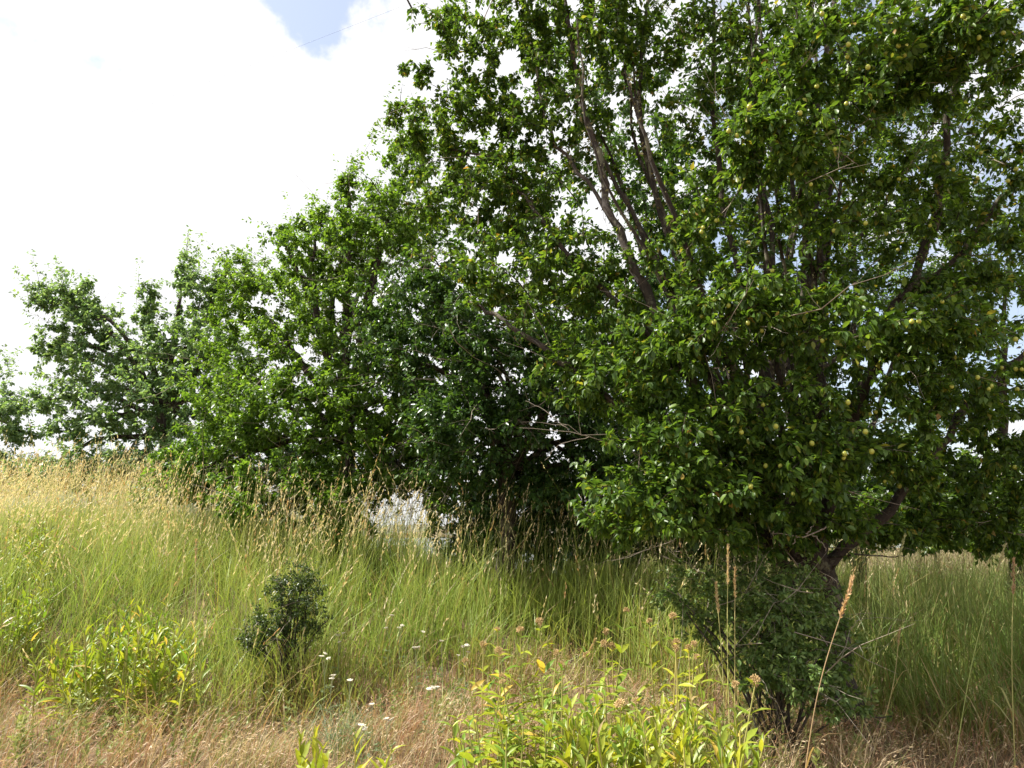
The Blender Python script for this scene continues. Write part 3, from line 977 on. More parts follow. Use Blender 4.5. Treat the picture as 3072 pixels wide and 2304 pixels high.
# ------------------------------------------------------------------ brier and shrub
def make_bush(name, label, cat, foot, blobs, mat, per, size, n_single, stems, stem_mat, shape=SHAPE_LOW, hang=0.3, spread=0.22, dead=0, mul=1.0):
    base = np.array([foot[0], foot[1], float(height(foot[0], foot[1])) - 0.02])
    root = empty(name, base)
    tag(root, label, cat)
    targets = blob_points(blobs, mul)
    sk = []
    for i in range(stems):
        t = targets[RNG.integers(0, len(targets))]
        st = base + np.array([RNG.normal(0, 0.10), RNG.normal(0, 0.08), 0.0])
        mid = st * 0.5 + t * 0.5 + np.array([0, 0, 0.12])
        p, r = limb_line([st, mid, t], 0.009, 0.004, 12, 0.006)
        link('stem', limb_mesh('stem', p, r, base, stem_mat, 5), root)
        sk.append(smooth_line(p, 30))
    lines = grow(np.concatenate(sk), targets, 0.15)
    ln = np.linalg.norm(lines[:, -1] - lines[:, 0], axis=1)
    s = np.linspace(0, 1, lines.shape[1])
    V, q = tubes(lines, (0.0013 + 0.005 * np.minimum(ln, 1))[:, None] * (1 - 0.6 * s)[None], 3)
    o = link('twigs', mesh_data('twigs', V - base, quads=q, mat=stem_mat), root)
    o['kind'] = 'stuff'
    P, T, up, S = foliage_on(lines, per, size, spread, hang, jitter=0.02)
    leaf_parts(root, base, P, T, up, S, shape, M[mat], n_single)
    if dead:
        dp, dr = dead_twigs(lines.reshape(-1, 3), dead, 0.5, 0.003)
        V, q = tubes(dp, dr, 3)
        o = link('dead_twigs', mesh_data('dead_twigs', V - base, quads=q, mat=M['dead_wood']), root)
        o['kind'] = 'stuff'


f = at(770, 690, 4.75)
make_bush('brier_bush', 'small-leaved brier bush tangled round the foot of the plum tree', 'bush', (f[0], 4.75), [
    (780, 610, 4.8, 60, 40, .4, 130), (735, 610, 4.9, 45, 45, .4, 80), (800, 660, 4.55, 55, 30, .35, 95),
    (690, 590, 5.2, 45, 40, .4, 60), (780, 565, 4.9, 36, 25, .3, 30), (830, 695, 4.4, 45, 18, .3, 45), (760, 660, 4.6, 40, 26, .3, 50),
    (745, 565, 5.1, 30, 35, .3, 30), (785, 625, 4.4, 45, 30, .25, 75), (790, 672, 4.3, 36, 22, .25, 50), (838, 650, 4.7, 22, 36, .2, 40), (800, 600, 4.5, 40, 30, .3, 50)],
    'brier_leaf', 20, 0.034, 250, 34, M['bark_far'], dead=90, mul=1.5, spread=0.34)
f = at(288, 660, 6.1)
make_bush('small_shrub', 'small dark twiggy shrub standing alone in the tall grass', 'shrub', (f[0], 6.1), [
    (300, 592, 6.1, 30, 27, .3, 150), (264, 625, 6.0, 24, 18, .24, 80), (298, 622, 6.1, 28, 22, .24, 80),
    (318, 622, 6.1, 14, 16, .15, 22), (256, 645, 5.95, 14, 10, .14, 22)],
    'shrub_leaf', 15, 0.024, 150, 18, M['bark'], spread=0.2, mul=1.7, dead=14)


# ------------------------------------------------------------------ grass
def blades(xy, h, w, lean_dir, lean, curve, c0, c1, segs=4, z0=None):
    """curved ribbons; returns verts, quads, colours and the centre lines"""
    n = len(xy)
    k = segs + 1
    s = np.linspace(0, 1, k)
    z = height(xy[:, 0], xy[:, 1]) - 0.01 if z0 is None else z0
    root = np.stack([xy[:, 0], xy[:, 1], z], -1)
    ld = np.stack([np.cos(lean_dir), np.sin(lean_dir), np.zeros(n)], -1)
    side = lean[:, None] * s[None] + curve[:, None] * s[None] ** 3
    up = s[None] * (1 - 0.30 * (lean + curve)[:, None] * s[None])
    C = root[:, None] + h[:, None, None] * (ld[:, None] * side[:, :, None] + np.array([0, 0, 1.0]) * up[:, :, None])
    ang = RNG.uniform(0, math.pi, n)
    wd = np.stack([np.cos(ang), np.sin(ang), np.zeros(n)], -1)
    prof = (1 - s ** 2.2) * 0.95 + 0.05
    half = 0.5 * w[:, None] * prof[None]
    V = np.stack([C - wd[:, None] * half[:, :, None], C + wd[:, None] * half[:, :, None]], axis=2)
    idx = np.arange(n * k * 2).reshape(n, k, 2)
    q = np.stack([idx[:, :-1, 0], idx[:, :-1, 1], idx[:, 1:, 1], idx[:, 1:, 0]], -1)
    col = c0[:, None] * (1 - s)[None, :, None] + c1[:, None] * s[None, :, None]
    col = np.repeat(col[:, :, None], 2, axis=2)
    return V.reshape(-1, 3), q.reshape(-1, 4), col.reshape(-1, 3), C


def spikelets(C, cnt, frac, size, col, fan=0.6, droop=0.0, wide=0.15):
    """small pointed husks along the upper stretch of each stalk"""
    n, k, _ = C.shape
    who = np.repeat(np.arange(n), cnt)
    m = len(who)
    u = (1 - frac[who] * RNG.uniform(0, 1, m)) * (k - 1)
    i = np.minimum(u.astype(int), k - 2)
    f = (u - i)[:, None]
    P = C[who, i] * (1 - f) + C[who, i + 1] * f
    D = norm(C[who, i + 1] - C[who, i])
    T = norm(D + RNG.normal(0, fan, (m, 3)) + np.array([0, 0, -droop]))
    sd = norm(np.cross(T, RNG.normal(size=(m, 3))))
    ls = (size * RNG.uniform(0.7, 1.3, m))[:, None]
    V = np.stack([P, P + T * ls * 0.45 + sd * ls * wide, P + T * ls, P + T * ls * 0.45 - sd * ls * wide], 1)
    q = np.arange(m * 4).reshape(m, 4)
    cc = np.repeat(col[who] * RNG.uniform(0.8, 1.2, (m, 1)), 4, axis=0)
    return V.reshape(-1, 3), q, cc


class Pile:
    def __init__(self):
        self.v, self.q, self.c, self.n = [], [], [], 0

    def add(self, V, q, c):
        self.v.append(V)
        self.q.append(q + self.n)
        self.c.append(c)
        self.n += len(V)

    def build(self, name, label, cat):
        o = link(name, mesh_data(name, np.concatenate(self.v), quads=np.concatenate(self.q), mat=M['grass'], col=np.concatenate(self.c)))
        tag(o, label, cat, kind='stuff')
        return o


def patch(x, y, f=0.7, ph=0.0):
    return 0.5 + 0.25 * (np.sin(x * f * 1.9 + ph + 1.3 * np.sin(y * f)) + np.sin(y * f * 2.3 + ph * 2 + np.sin(x * f * 1.1)))


def scatter(n, y0, y1, side=1.6, tuft=0, wide=0.07):
    y = np.sqrt(RNG.uniform(y0 ** 2, y1 ** 2, n))
    x = RNG.uniform(-1, 1, n) * (0.76 * y + side)
    if tuft:
        m = n // tuft
        who = RNG.integers(0, m, n)
        sel = RNG.uniform(0, 1, n) < 0.72
        w = wide * RNG.uniform(0.5, 1.6, m)[who]
        x = np.where(sel, x[who] + RNG.normal(0, 1, n) * w, x)
        y = np.where(sel, y[who] + RNG.normal(0, 1, n) * w, y)
    return x, y


def edge(x):
    """where the short dry grass gives way to the tall grass"""
    return 5.35 + 0.35 * np.sin(x * 1.3 + 0.6) + 0.25 * np.sin(x * 3.1) + 0.55 * smoothstep(-2.2, -0.5, x) * smoothstep(1.6, 0.2, x) - 0.55 * smoothstep(2.2, 3.4, x)


def crest(x):
    return 9.6 + 8.5 * smoothstep(1.5, -9.0, x) + 30 * smoothstep(0.3, 5.0, x)


def mixc3(a, b, t):
    return np.asarray(a)[None] * (1 - t[:, None]) + np.asarray(b)[None] * t[:, None]


def tall_grass():
    # leafy undergrowth of blades
    pile = Pile()
    x, y = scatter(80000, 4.6, 15.5, 1.6, 26, 0.08)
    keep = (y > edge(x) + RNG.normal(0, 0.22, len(x))) & (y < crest(x) + 2.0) & (RNG.uniform(0, 1, len(x)) < np.clip(1.5 - y / 14, .35, 1))
    x, y = x[keep], y[keep]
    n = len(x)
    grow_in = smoothstep(0.0, 1.6, y - edge(x))
    h = RNG.uniform(0.40, 1.0, n) * (0.5 + 0.5 * grow_in) * (0.72 + 0.5 * patch(x, y, 1.9, 3))
    t = np.clip(patch(x, y, 0.8) * 0.9 + RNG.normal(0, 0.25, n), 0, 1)
    shade_tint = smoothstep(1.6, 3.2, x)
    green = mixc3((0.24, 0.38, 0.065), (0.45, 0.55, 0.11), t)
    green = green * (1 - 0.75 * shade_tint[:, None]) + np.array([0.12, 0.21, 0.05]) * 0.75 * shade_tint[:, None]  # lusher grass right of the plum, with tree shade painted into its green
    dry = RNG.uniform(0, 1, n) < 0.08 + 0.22 * patch(x, y, 1.2, 4)
    green[dry] = mixc3((0.52, 0.42, 0.23), (0.42, 0.27, 0.13), RNG.uniform(0, 1, dry.sum()))
    green = green * RNG.uniform(0.6, 1.3, (n, 1))
    foot = mixc3((0.33, 0.19, 0.085), (0.18, 0.26, 0.05), np.clip(grow_in + RNG.normal(0, .3, n), 0, 1))
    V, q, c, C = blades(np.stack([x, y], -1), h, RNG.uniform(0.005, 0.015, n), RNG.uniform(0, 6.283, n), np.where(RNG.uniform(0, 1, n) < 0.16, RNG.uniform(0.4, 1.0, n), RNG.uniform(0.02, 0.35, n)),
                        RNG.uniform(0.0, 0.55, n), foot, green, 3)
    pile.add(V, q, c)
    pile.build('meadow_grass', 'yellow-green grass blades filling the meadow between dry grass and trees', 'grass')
    # flowering stalks
    pile = Pile()
    x, y = scatter(24000, 5.0, 16.5, 1.6, 9, 0.07)
    keep = (y > edge(x) + 0.35 + RNG.normal(0, 0.3, len(x))) & (y < crest(x) + 1.2)
    dens = np.where(x > 2.0, 0.75, 0.9) * np.clip(1.4 - y / 22, .4, 1)
    keep &= RNG.uniform(0, 1, len(x)) < dens
    x, y = x[keep], y[keep]
    n = len(x)
    grow_in = smoothstep(0.0, 1.5, y - edge(x))
    h = np.clip(RNG.normal(1.14, 0.20, n), 0.6, 1.75) * (0.6 + 0.4 * grow_in)
    h = h * (1 + (0.22 + 0.16 * smoothstep(-2.6, -1.4, x) * smoothstep(3.0, 2.0, x)) * smoothstep(1.3, 2.6, y - edge(x)) * RNG.uniform(0, 1.6, n))
    h = h * (1 - 0.06 * smoothstep(-0.6, -1.6, x) * smoothstep(-3.5, -2.0, x))
    tan = mixc3((0.60, 0.49, 0.28), (0.74, 0.65, 0.44), RNG.uniform(0, 1, n))
    russ = RNG.uniform(0, 1, n) < 0.12
    tan[russ] = np.array([0.50, 0.32, 0.16])
    shade_tint = smoothstep(1.8, 3.2, x)[:, None]
    tan = tan * (1 - 0.3 * shade_tint) + np.array([0.33, 0.33, 0.17]) * 0.3 * shade_tint
    gr = mixc3((0.27, 0.40, 0.08), (0.46, 0.52, 0.15), RNG.uniform(0, 1, n)) * (1 - 0.4 * shade_tint)  # stems and heads on the right also darkened in colour for the plum's shade
    ripe = np.clip(smoothstep(-1.0, -4.5, x) * 0.4 + RNG.uniform(-0.1, 0.5, n), 0, 1)[:, None]
    ripe = ripe * smoothstep(0.6, 3.0, y - edge(x))[:, None]
    stem = gr * (1 - ripe) + tan * ripe
    ld = np.where(RNG.uniform(0, 1, n) < 0.5, RNG.normal(0.15, 0.8, n), RNG.uniform(0, 6.283, n))
    lean = np.abs(RNG.normal(0.06, 0.08, n))
    cur = np.abs(RNG.normal(0.10, 0.16, n))
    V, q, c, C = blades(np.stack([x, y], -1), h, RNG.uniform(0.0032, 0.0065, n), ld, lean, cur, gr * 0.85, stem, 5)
    pile.add(V, q, c)
    back = y - edge(x)
    ready = RNG.uniform(0, 1, n) < 0.10 + 0.85 * smoothstep(0.8, 2.6, back) - 0.5 * smoothstep(2.2, 3.4, x)
    V, q, c = spikelets(C[ready], 12, RNG.uniform(0.14, 0.27, ready.sum()), 0.038, tan[ready] * 1.1, 0.17, 0.0, 0.11)
    pile.add(V, q, c)
    pile.build('seeding_grass', 'tall grass stalks with tan seed heads standing against the trees', 'grass')


def dry_grass():
    pile = Pile()
    x, y = scatter(34000, 2.6, 7.0, 1.4, 20, 0.06)
    e = edge(x)
    keep = y < e + 0.25 + RNG.normal(0, 0.35, len(x))
    keep &= RNG.uniform(0, 1, len(x)) < 0.25 + 1.5 * patch(x, y, 2.3, 7)
    keep |= RNG.uniform(0, 1, len(x)) < 0.12
    x, y = x[keep], y[keep]
    n = len(x)
    h = RNG.uniform(0.16, 0.46, n) * (0.55 + 0.6 * patch(x, y, 1.6, 2))
    tan = mixc3((0.52, 0.39, 0.24), (0.66, 0.53, 0.36), RNG.uniform(0, 1, n))
    pink = RNG.uniform(0, 1, n) < np.clip(0.1 + 0.6 * patch(x, y, 1.3, 9) + 0.35 * smoothstep(-0.9, 0.1, y - edge(x)), 0, 0.9)
    tan[pink] = mixc3((0.38, 0.20, 0.11), (0.47, 0.30, 0.19), RNG.uniform(0, 1, pink.sum()))
    gmask = (RNG.uniform(0, 1, n) < 0.34 * (0.2 + 1.7 * patch(x, y, 1.4, 5)))
    tan[gmask] = mixc3((0.24, 0.28, 0.08), (0.32, 0.34, 0.12), RNG.uniform(0, 1, gmask.sum()))
    V, q, c, C = blades(np.stack([x, y], -1), h, RNG.uniform(0.0026, 0.005, n), RNG.normal(0.2, 1.2, n), np.abs(RNG.normal(0.2, 0.15, n)),
                        RNG.uniform(0.1, 0.7, n), tan * 0.75, tan, 4)
    pile.add(V, q, c)
    V, q, c = spikelets(C[~gmask], 4, np.full((~gmask).sum(), 0.4), 0.026, tan[~gmask] * 1.05, 0.25, 0.4, 0.075)
    pile.add(V, q, c)
    # flattened straw
    x, y = scatter(12000, 2.6, 6.6, 1.4)
    n = len(x)
    tan = mixc3((0.40, 0.27, 0.15), (0.50, 0.38, 0.23), RNG.uniform(0, 1, n))
    V, q, c, C = blades(np.stack([x, y], -1), RNG.uniform(0.08, 0.26, n), RNG.uniform(0.0018, 0.0035, n), RNG.uniform(0, 6.28, n), RNG.uniform(0.7, 1.6, n),
                        RNG.uniform(0.0, 0.5, n), tan * 0.8, tan, 2)
    pile.add(V, q, c)
    pile.build('dry_grass', 'short dry brown cheatgrass in front of the tall grass', 'dry grass')
    # low green weeds with many short leaves on upright stalks
    pile = Pile()
    x, y = scatter(900, 3.0, 5.9, 1.2, 7, 0.12)
    keep = patch(x, y, 1.0, 1.0) + RNG.uniform(-0.3, 0.3, len(x)) > 0.45
    keep &= (x < 2.2)
    x, y = x[keep], y[keep]
    m = len(x)
    h = RNG.uniform(0.14, 0.36, m)
    gcol = mixc3((0.20, 0.26, 0.09), (0.32, 0.36, 0.12), RNG.uniform(0, 1, m))
    V, q, c, C = blades(np.stack([x, y], -1), h, np.full(m, 0.005), RNG.uniform(0, 6.28, m), RNG.uniform(0, 0.15, m), RNG.uniform(0, 0.1, m), gcol, gcol, 5)
    pile.add(V, q, c)
    V, q, c = spikelets(C, 34, np.full(m, 0.9), 0.040, gcol, 0.8)
    pile.add(V, q, c)
    pile.build('low_weeds', 'small upright green weeds scattered through the dry grass', 'weeds')


tall_grass()
dry_grass()


def grass_tuft(name, label, px, py, d, n, col, hmax, spread):
    p = at(px, py, d)
    base = np.array([p[0], d, float(height(p[0], d))])
    xy = base[:2] + RNG.normal(0, spread, (n, 2))
    cc = np.asarray(col)[None] * RNG.uniform(0.75, 1.2, (n, 1))
    V, q, c, C = blades(xy, RNG.uniform(0.5, 1.0, n) * hmax, RNG.uniform(0.003, 0.005, n), RNG.uniform(0, 6.28, n), RNG.uniform(0.3, 0.9, n), RNG.uniform(0.1, 0.7, n), cc * 0.8, cc, 5)
    o = link(name, mesh_data(name, V - base, quads=q, mat=M['grass'], col=c), None, base)
    tag(o, label, 'grass')


grass_tuft('grass_tuft', 'fine blue-green grass tuft in the dry grass near the small shrub', 345, 690, 5.0, 240, (0.22, 0.30, 0.16), 0.42, 0.09)


# ------------------------------------------------------------------ single tall stalks
def stalk(root_px, d, tip_px, tip_d, bend, head_len, head_w, cols, label):
    p = at(root_px[0], root_px[1], d)
    base = np.array([p[0], d, float(height(p[0], d)) - 0.02])
    tip = at(tip_px[0], tip_px[1], tip_d)
    mid = base * 0.5 + tip * 0.5 + np.array([bend, 0, 0.06])
    p = smooth_line([base, mid, tip], 24)
    root = empty('grass_stalk', base)
    tag(root, label, 'grass stalk')
    V, q = tubes(p[None], np.linspace(0.0032, 0.0016, 24)[None], 5)
    link('stem', mesh_data('stem', V - base, quads=q, mat=M['stem']), root, color=cols[0])
    ln = np.sum(np.linalg.norm(np.diff(p, axis=0), axis=1))
    fr = head_len / ln
    V, q, c = spikelets(p[None], int(170 * head_len / 0.22), np.array([fr]), head_w, np.array([cols[1]]), 0.30)
    o = link('seed_head', mesh_data('seed_head', V - base, quads=q, mat=M['grass'], col=c), root)
    for _ in range(2):
        i = RNG.integers(4, 12)
        a = RNG.uniform(0, 6.28)
        e = p[i] + np.array([math.cos(a) * 0.18, math.sin(a) * 0.18, RNG.uniform(0.0, 0.2)])
        lp = smooth_line([p[i], p[i] * 0.5 + e * 0.5 + np.array([0, 0, 0.07]), e], 7)
        sd = norm(np.cross(lp[-1] - lp[0], [0, 0, 1]))
        w = np.array([0.003, 0.0045, 0.005, 0.0045, 0.0035, 0.002, 0.0006])[:, None]
        V = np.stack([lp - sd * w, lp + sd * w], 1).reshape(-1, 3)
        q = [(2 * j, 2 * j + 1, 2 * j + 3, 2 * j + 2) for j in range(6)]
        link('leaf', mesh_data('leaf', V - base, quads=q, mat=M['weed_leaf']), root, color=cols[0])


RUST, TAN, GRN = (0.38, 0.26, 0.14), (0.56, 0.43, 0.24), (0.30, 0.34, 0.10)
stalk((788, 720), 3.75, (853, 578), 3.6, -0.03, 0.24, 0.026, (RUST, (0.60, 0.42, 0.24)), 'leaning rusty grass stalk with a thick tan head in front of the brier')
stalk((727, 715), 4.1, (728, 546), 4.2, -0.01, 0.26, 0.022, ((0.42, 0.40, 0.14), TAN), 'upright pale grass stalk with the tallest long head, before the brier')
stalk((731, 715), 4.12, (735, 568), 4.2, 0.0, 0.20, 0.020, ((0.42, 0.36, 0.14), (0.52, 0.37, 0.20)), 'upright grass stalk with a shorter rusty head beside the tallest one')
stalk((722, 690), 4.3, (716, 584), 4.3, 0.01, 0.20, 0.022, ((0.40, 0.38, 0.14), TAN), 'short grass stalk with a fat tan head before the brier')
stalk((845, 715), 4.3, (905, 535), 4.5, -0.02, 0.20, 0.020, (GRN, (0.42, 0.42, 0.2)), 'bending green grass stalk with a slim head beside the shaded trunk')
stalk((858, 700), 4.6, (900, 628), 4.5, 0.06, 0.14, 0.018, ((0.45, 0.38, 0.18), TAN), 'low arching straw stalk bowed over in the shade of the plum tree')
stalk((940, 720), 4.3, (1005, 545), 4.6, -0.02, 0.22, 0.022, (GRN, (0.44, 0.40, 0.2)), 'tall green stalk leaning away from the plum tree in the shaded grass')
stalk((1005, 715), 4.2, (1014, 560), 4.3, -0.01, 0.24, 0.022, ((0.36, 0.34, 0.12), (0.42, 0.28, 0.16)), 'straight tawny stalk with a dense drooping head in the shaded grass')
stalk((540, 690), 4.9, (595, 640), 4.6, 0.02, 0.18, 0.020, ((0.45, 0.38, 0.18), TAN), 'fallen straw stalk arching above the milkweed seed heads')
stalk((195, 700), 5.4, (196, 540), 5.8, 0.0, 0.22, 0.024, ((0.45, 0.36, 0.16), (0.55, 0.42, 0.22)), 'clump-like straw-coloured stalk above the green milkweed thicket')


# ------------------------------------------------------------------ milkweed
def weed_leaf_mesh(name, width, droop, fold, twist):
    rows = [0.08, 0.2, 0.36, 0.52, 0.68, 0.82, 0.93]
    prof = [0.34, 0.72, 0.98, 1.0, 0.82, 0.52, 0.22]
    V = [(0, 0, 0)]
    for y, w in zip(rows, prof):
        hw = 0.5 * width * w
        z = 0.10 * y - droop * y * y
        wv = 0.012 * math.sin(y * 14)
        V += [(-hw, y, z + fold * hw + wv + twist * hw * y), (0, y, z), (hw, y, z + fold * hw - wv - twist * hw * y)]
    V.append((0, 1.0, 0.10 - droop))
    F = [(0, 2, 1), (0, 3, 2)]
    for r in range(len(rows) - 1):
        a, b = 1 + 3 * r, 4 + 3 * r
        F += [(a, a + 1, b + 1), (a, b + 1, b), (a + 1, a + 2, b + 2), (a + 1, b + 2, b + 1)]
    a, t = 1 + 3 * (len(rows) - 1), len(V) - 1
    F += [(a, a + 1, t), (a + 1, a + 2, t)]
    return mesh_data(name, V, tris=F, mat=M['weed_leaf'])


WLEAF = [weed_leaf_mesh('milkweed_leaf', w, dr, fo, tw) for w, dr, fo, tw in
         ((0.24, 0.22, 0.4, 0.3), (0.21, 0.45, 0.5, -0.3), (0.27, 0.10, 0.35, 0.5), (0.20, 0.30, 0.6, 0.0), (0.23, 0.62, 0.4, 0.4))]


def head_mesh():
    """a ball of dried stalked flowers"""
    n = 42
    i = np.arange(n) + 0.5
    ph = np.arccos(1 - 1.65 * i / n)
    th = math.pi * (1 + 5 ** 0.5) * i
    D = np.stack([np.cos(th) * np.sin(ph), np.sin(th) * np.sin(ph), np.cos(ph)], -1)
    R = RNG.uniform(0.75, 1.08, n)
    tip = D * R[:, None]
    pts = np.stack([D * 0.05, tip * 0.55, tip * 0.72, tip * 0.9, tip], 1)
    rad = np.tile(np.array([0.02, 0.03, 0.13, 0.11, 0.01]), (n, 1))
    V, q = tubes(pts, rad, 4)
    return mesh_data('seed_head', V, quads=q, mat=M['seed_head'], smooth=False)


HEAD = head_mesh()
GREEN_W, YEL_W = np.array([0.15, 0.26, 0.03]), np.array([0.48, 0.48, 0.05])
GOLD_W, STRAW_W = np.array([0.58, 0.42, 0.08]), np.array([0.52, 0.40, 0.20])


def milkweed(x, y, H, yellow, label, group, head=True, pairs=7, leaf=0.17, upright=0.5, lean=None, start=0.2, slim=1.0):
    base = np.array([x, y, float(height(x, y)) - 0.01])
    root = empty('milkweed', base)
    tag(root, label, 'milkweed', group)
    if lean is None:
        lean = RNG.normal(0, 0.07, 2)
    tip = np.array([lean[0], lean[1], H])
    p = smooth_line([np.zeros(3), tip * 0.5 + np.array([RNG.normal(0, .012), RNG.normal(0, .012), 0]), tip], 12)
    V, q = tubes(p[None], np.linspace(0.006, 0.0032, 12)[None], 6)
    sc = np.array([0.26, 0.28, 0.08]) * (1 - yellow) + np.array([0.45, 0.36, 0.12]) * yellow
    link('stem', mesh_data('stem', V, quads=q, mat=M['stem']), root, color=sc)
    a0 = RNG.uniform(0, 3.14)
    items = []
    for j in range(pairs):
        t = start + (0.97 - start) * (j + RNG.uniform(-.2, .2)) / max(1, pairs - 1)
        t = min(max(t, 0.05), 0.99)
        f_ = t * 11
        i = min(int(f_), 10)
        pos = p[i] * (1 - (f_ - i)) + p[i + 1] * (f_ - i)
        for sgn in (0, 1):
            if RNG.uniform() < 0.06:
                continue
            a = a0 + j * 1.571 + sgn * math.pi + RNG.normal(0, 0.25)
            el = upright + 0.5 * (t - 0.5) + RNG.normal(0, 0.22)
            T = np.array([math.cos(a) * math.cos(el), math.sin(a) * math.cos(el), math.sin(el)])
            size = leaf * RNG.uniform(0.75, 1.15) * (1.05 - 0.55 * max(0, t - 0.6) / 0.4)
            k = np.clip(yellow + RNG.normal(0, 0.2) + 0.25 * (0.5 - t), 0, 1)
            c = GREEN_W * (1 - k) + YEL_W * k
            if RNG.uniform() < 0.09 * yellow:
                c = GOLD_W if RNG.uniform() < 0.6 else STRAW_W
            c = c * RNG.uniform(0.8, 1.15)
            items.append((pos, T, size, c))
    for pos, T, size, c in items:
        B = norm(np.cross(T, norm(np.array([0, 0, 1.0]) + RNG.normal(0, 0.15, 3))))
        Nn = np.cross(B, T)
        o = link('leaf', WLEAF[RNG.integers(0, len(WLEAF))], root, color=c)
        m4 = (Matrix(((B[0], T[0], Nn[0]), (B[1], T[1], Nn[1]), (B[2], T[2], Nn[2]))) @ Matrix.Diagonal((float(size) * slim, float(size), float(size)))).to_4x4()
        m4.translation = Vector(pos)
        o.matrix_basis = m4
    if head:
        o = link('seed_head', HEAD, root)
        s = float(RNG.uniform(0.022, 0.034))
        o.scale = (s * RNG.uniform(.8, 1.1), s, s * RNG.uniform(.65, 1.1))
        o.location = tuple(p[-1] + np.array([0, 0, s * 0.2]))
        o.rotation_euler = (RNG.normal(0, 0.5), RNG.normal(0, 0.5), RNG.uniform(0, 6))
    return root


def stand_for(px, py, H):
    """where on the ground a plant of height H stands when its top is seen at that pixel"""
    lo, hi = 1.5, 12.0
    for _ in range(40):
        d = 0.5 * (lo + hi)
        p = at(px, py, d)
        if p[2] - float(height(p[0], d)) > H:
            lo = d
        else:
            hi = d
    p = at(px, py, d)
    return p[0], d


heads = [(1508, 1882), (1583, 1886), (1656, 1864), (1812, 1832), (1842, 1888), (1960, 1862), (2020, 1843), (1450, 1940), (1500, 1945),
         (1843, 1936), (1793, 1930), (1742, 1970), (1693, 1997), (2000, 1915), (2023, 1940), (2060, 1943), (2078, 1928), (2117, 1958),
         (1520, 1968), (1444, 1983), (1444, 2030), (1635, 1955), (2170, 2027), (2215, 2050), (1835, 2100), (1925, 2105), (1555, 2030)]
for hx, hy in heads:
    H = float(np.clip(0.78 - (hy - 1880) / 1200 + RNG.normal(0, 0.04), 0.5, 0.95))
    x, y = stand_for(hx / 3, hy / 3, H)
    yl = float(np.clip(RNG.normal(0.45, 0.2), 0.1, 0.95))
    milkweed(x, y, H, yl, 'milkweed with a round dried tan seed head, in the patch before the plum tree', 'seeding milkweed before the plum tree',
             True, int(RNG.integers(4, 7)), 0.15, 0.35, start=0.28)
for i in range(54):        # the leafy, headless plants of the middle of the patch
    px, py = RNG.uniform(470, 690), RNG.uniform(668, 748)
    H = RNG.uniform(0.38, 0.6)
    x, y = stand_for(px, py, H)
    milkweed(x, y, H, float(np.clip(RNG.normal(0.32, 0.2), 0, 0.8)), 'green arching milkweed without a seed head, in the patch before the plum tree',
             'headless green milkweed before the plum tree', False, 7, 0.145, 0.35, start=0.15)
for i in range(38):        # the crowded yellow-green shoots
    px, py = RNG.uniform(556, 742), RNG.uniform(698, 744)
    if px > 590:
        py = 700 + RNG.uniform(0, 40)
    H = RNG.uniform(0.5, 0.66)
    x, y = stand_for(px, py, H)
    milkweed(x, y, H, float(np.clip(RNG.normal(0.48, 0.16), 0.15, 0.9)), 'upright yellow-green milkweed shoot crowded at the near edge of the patch',
             'crowded yellow-green milkweed shoots', False, 8, 0.15, 0.95, start=0.3, slim=0.85)
for px, py in ((312, 733), (318, 745), (303, 742), (352, 733), (345, 748), (360, 746)):
    H = RNG.uniform(0.45, 0.55)
    x, y = stand_for(px, py, H)
    milkweed(x, y, H, 0.65, 'bright yellow milkweed shoot standing apart in the dry grass', 'yellow milkweed shoots in the dry grass', False, 7, 0.14, 1.0, start=0.3)
for i in range(80):        # the thicket in the dry grass
    px = float(np.clip(RNG.normal(122, 38), 42, 200))
    y = RNG.uniform(5.15, 6.3)
    x = at(px, 660, y)[0]
    H = RNG.uniform(0.5, 0.84) * (1 - 0.3 * abs(px - 122) / 80)
    milkweed(x, y, H, float(np.clip(RNG.normal(0.36, 0.16), 0, 0.8)), 'narrow-leaved green milkweed in the thicket at the edge of the tall grass',
             'green milkweed thicket', False, 7, 0.16, 0.85, start=0.12, slim=0.7)
for i in range(56):        # brighter patch in the tall grass at the border of the meadow
    if i < 26:
        px, py, d = RNG.uniform(-10, 45), RNG.uniform(568, 625), RNG.uniform(6.2, 7.2)
    else:
        px, py, d = RNG.uniform(-10, 60), RNG.uniform(508, 540), RNG.uniform(7.6, 9.2)
    p = at(px, py, d)
    H = float(np.clip(p[2] - height(p[0], d), 0.6, 1.1))
    milkweed(p[0], d, H, float(np.clip(RNG.normal(0.28, 0.12), 0, 0.6)), 'bright green milkweed half hidden in the tall grass by the thicket',
             'bright milkweed in the tall grass', False, 8, 0.125, 0.8, start=0.4, slim=0.85)


# ------------------------------------------------------------------ yarrow
def yarrow_head():
    n = 34
    r = np.sqrt(RNG.uniform(0, 1, n))
    a = RNG.uniform(0, 6.283, n)
    V, F, off = [], [], 0
    k = 6
    for ri, ai in zip(r, a):
        cx, cy = ri * math.cos(ai), ri * math.sin(ai)
        z = 0.16 * (1 - ri * ri) + RNG.uniform(-0.05, 0.05)
        s = RNG.uniform(0.13, 0.2)
        V.append((cx, cy, z + 0.06))
        for j in range(k):
            b = 6.283 * j / k
            V.append((cx + s * math.cos(b), cy + s * math.sin(b), z))
        V.append((cx * 0.3, cy * 0.3, -0.5))
        for j in range(k):
            F.append((off, off + 1 + j, off + 1 + (j + 1) % k))
        F.append((off + 1, off + 7, off + 4))
        off += k + 2
    return mesh_data('flower_head', V, tris=F, mat=M['flower'], smooth=False)


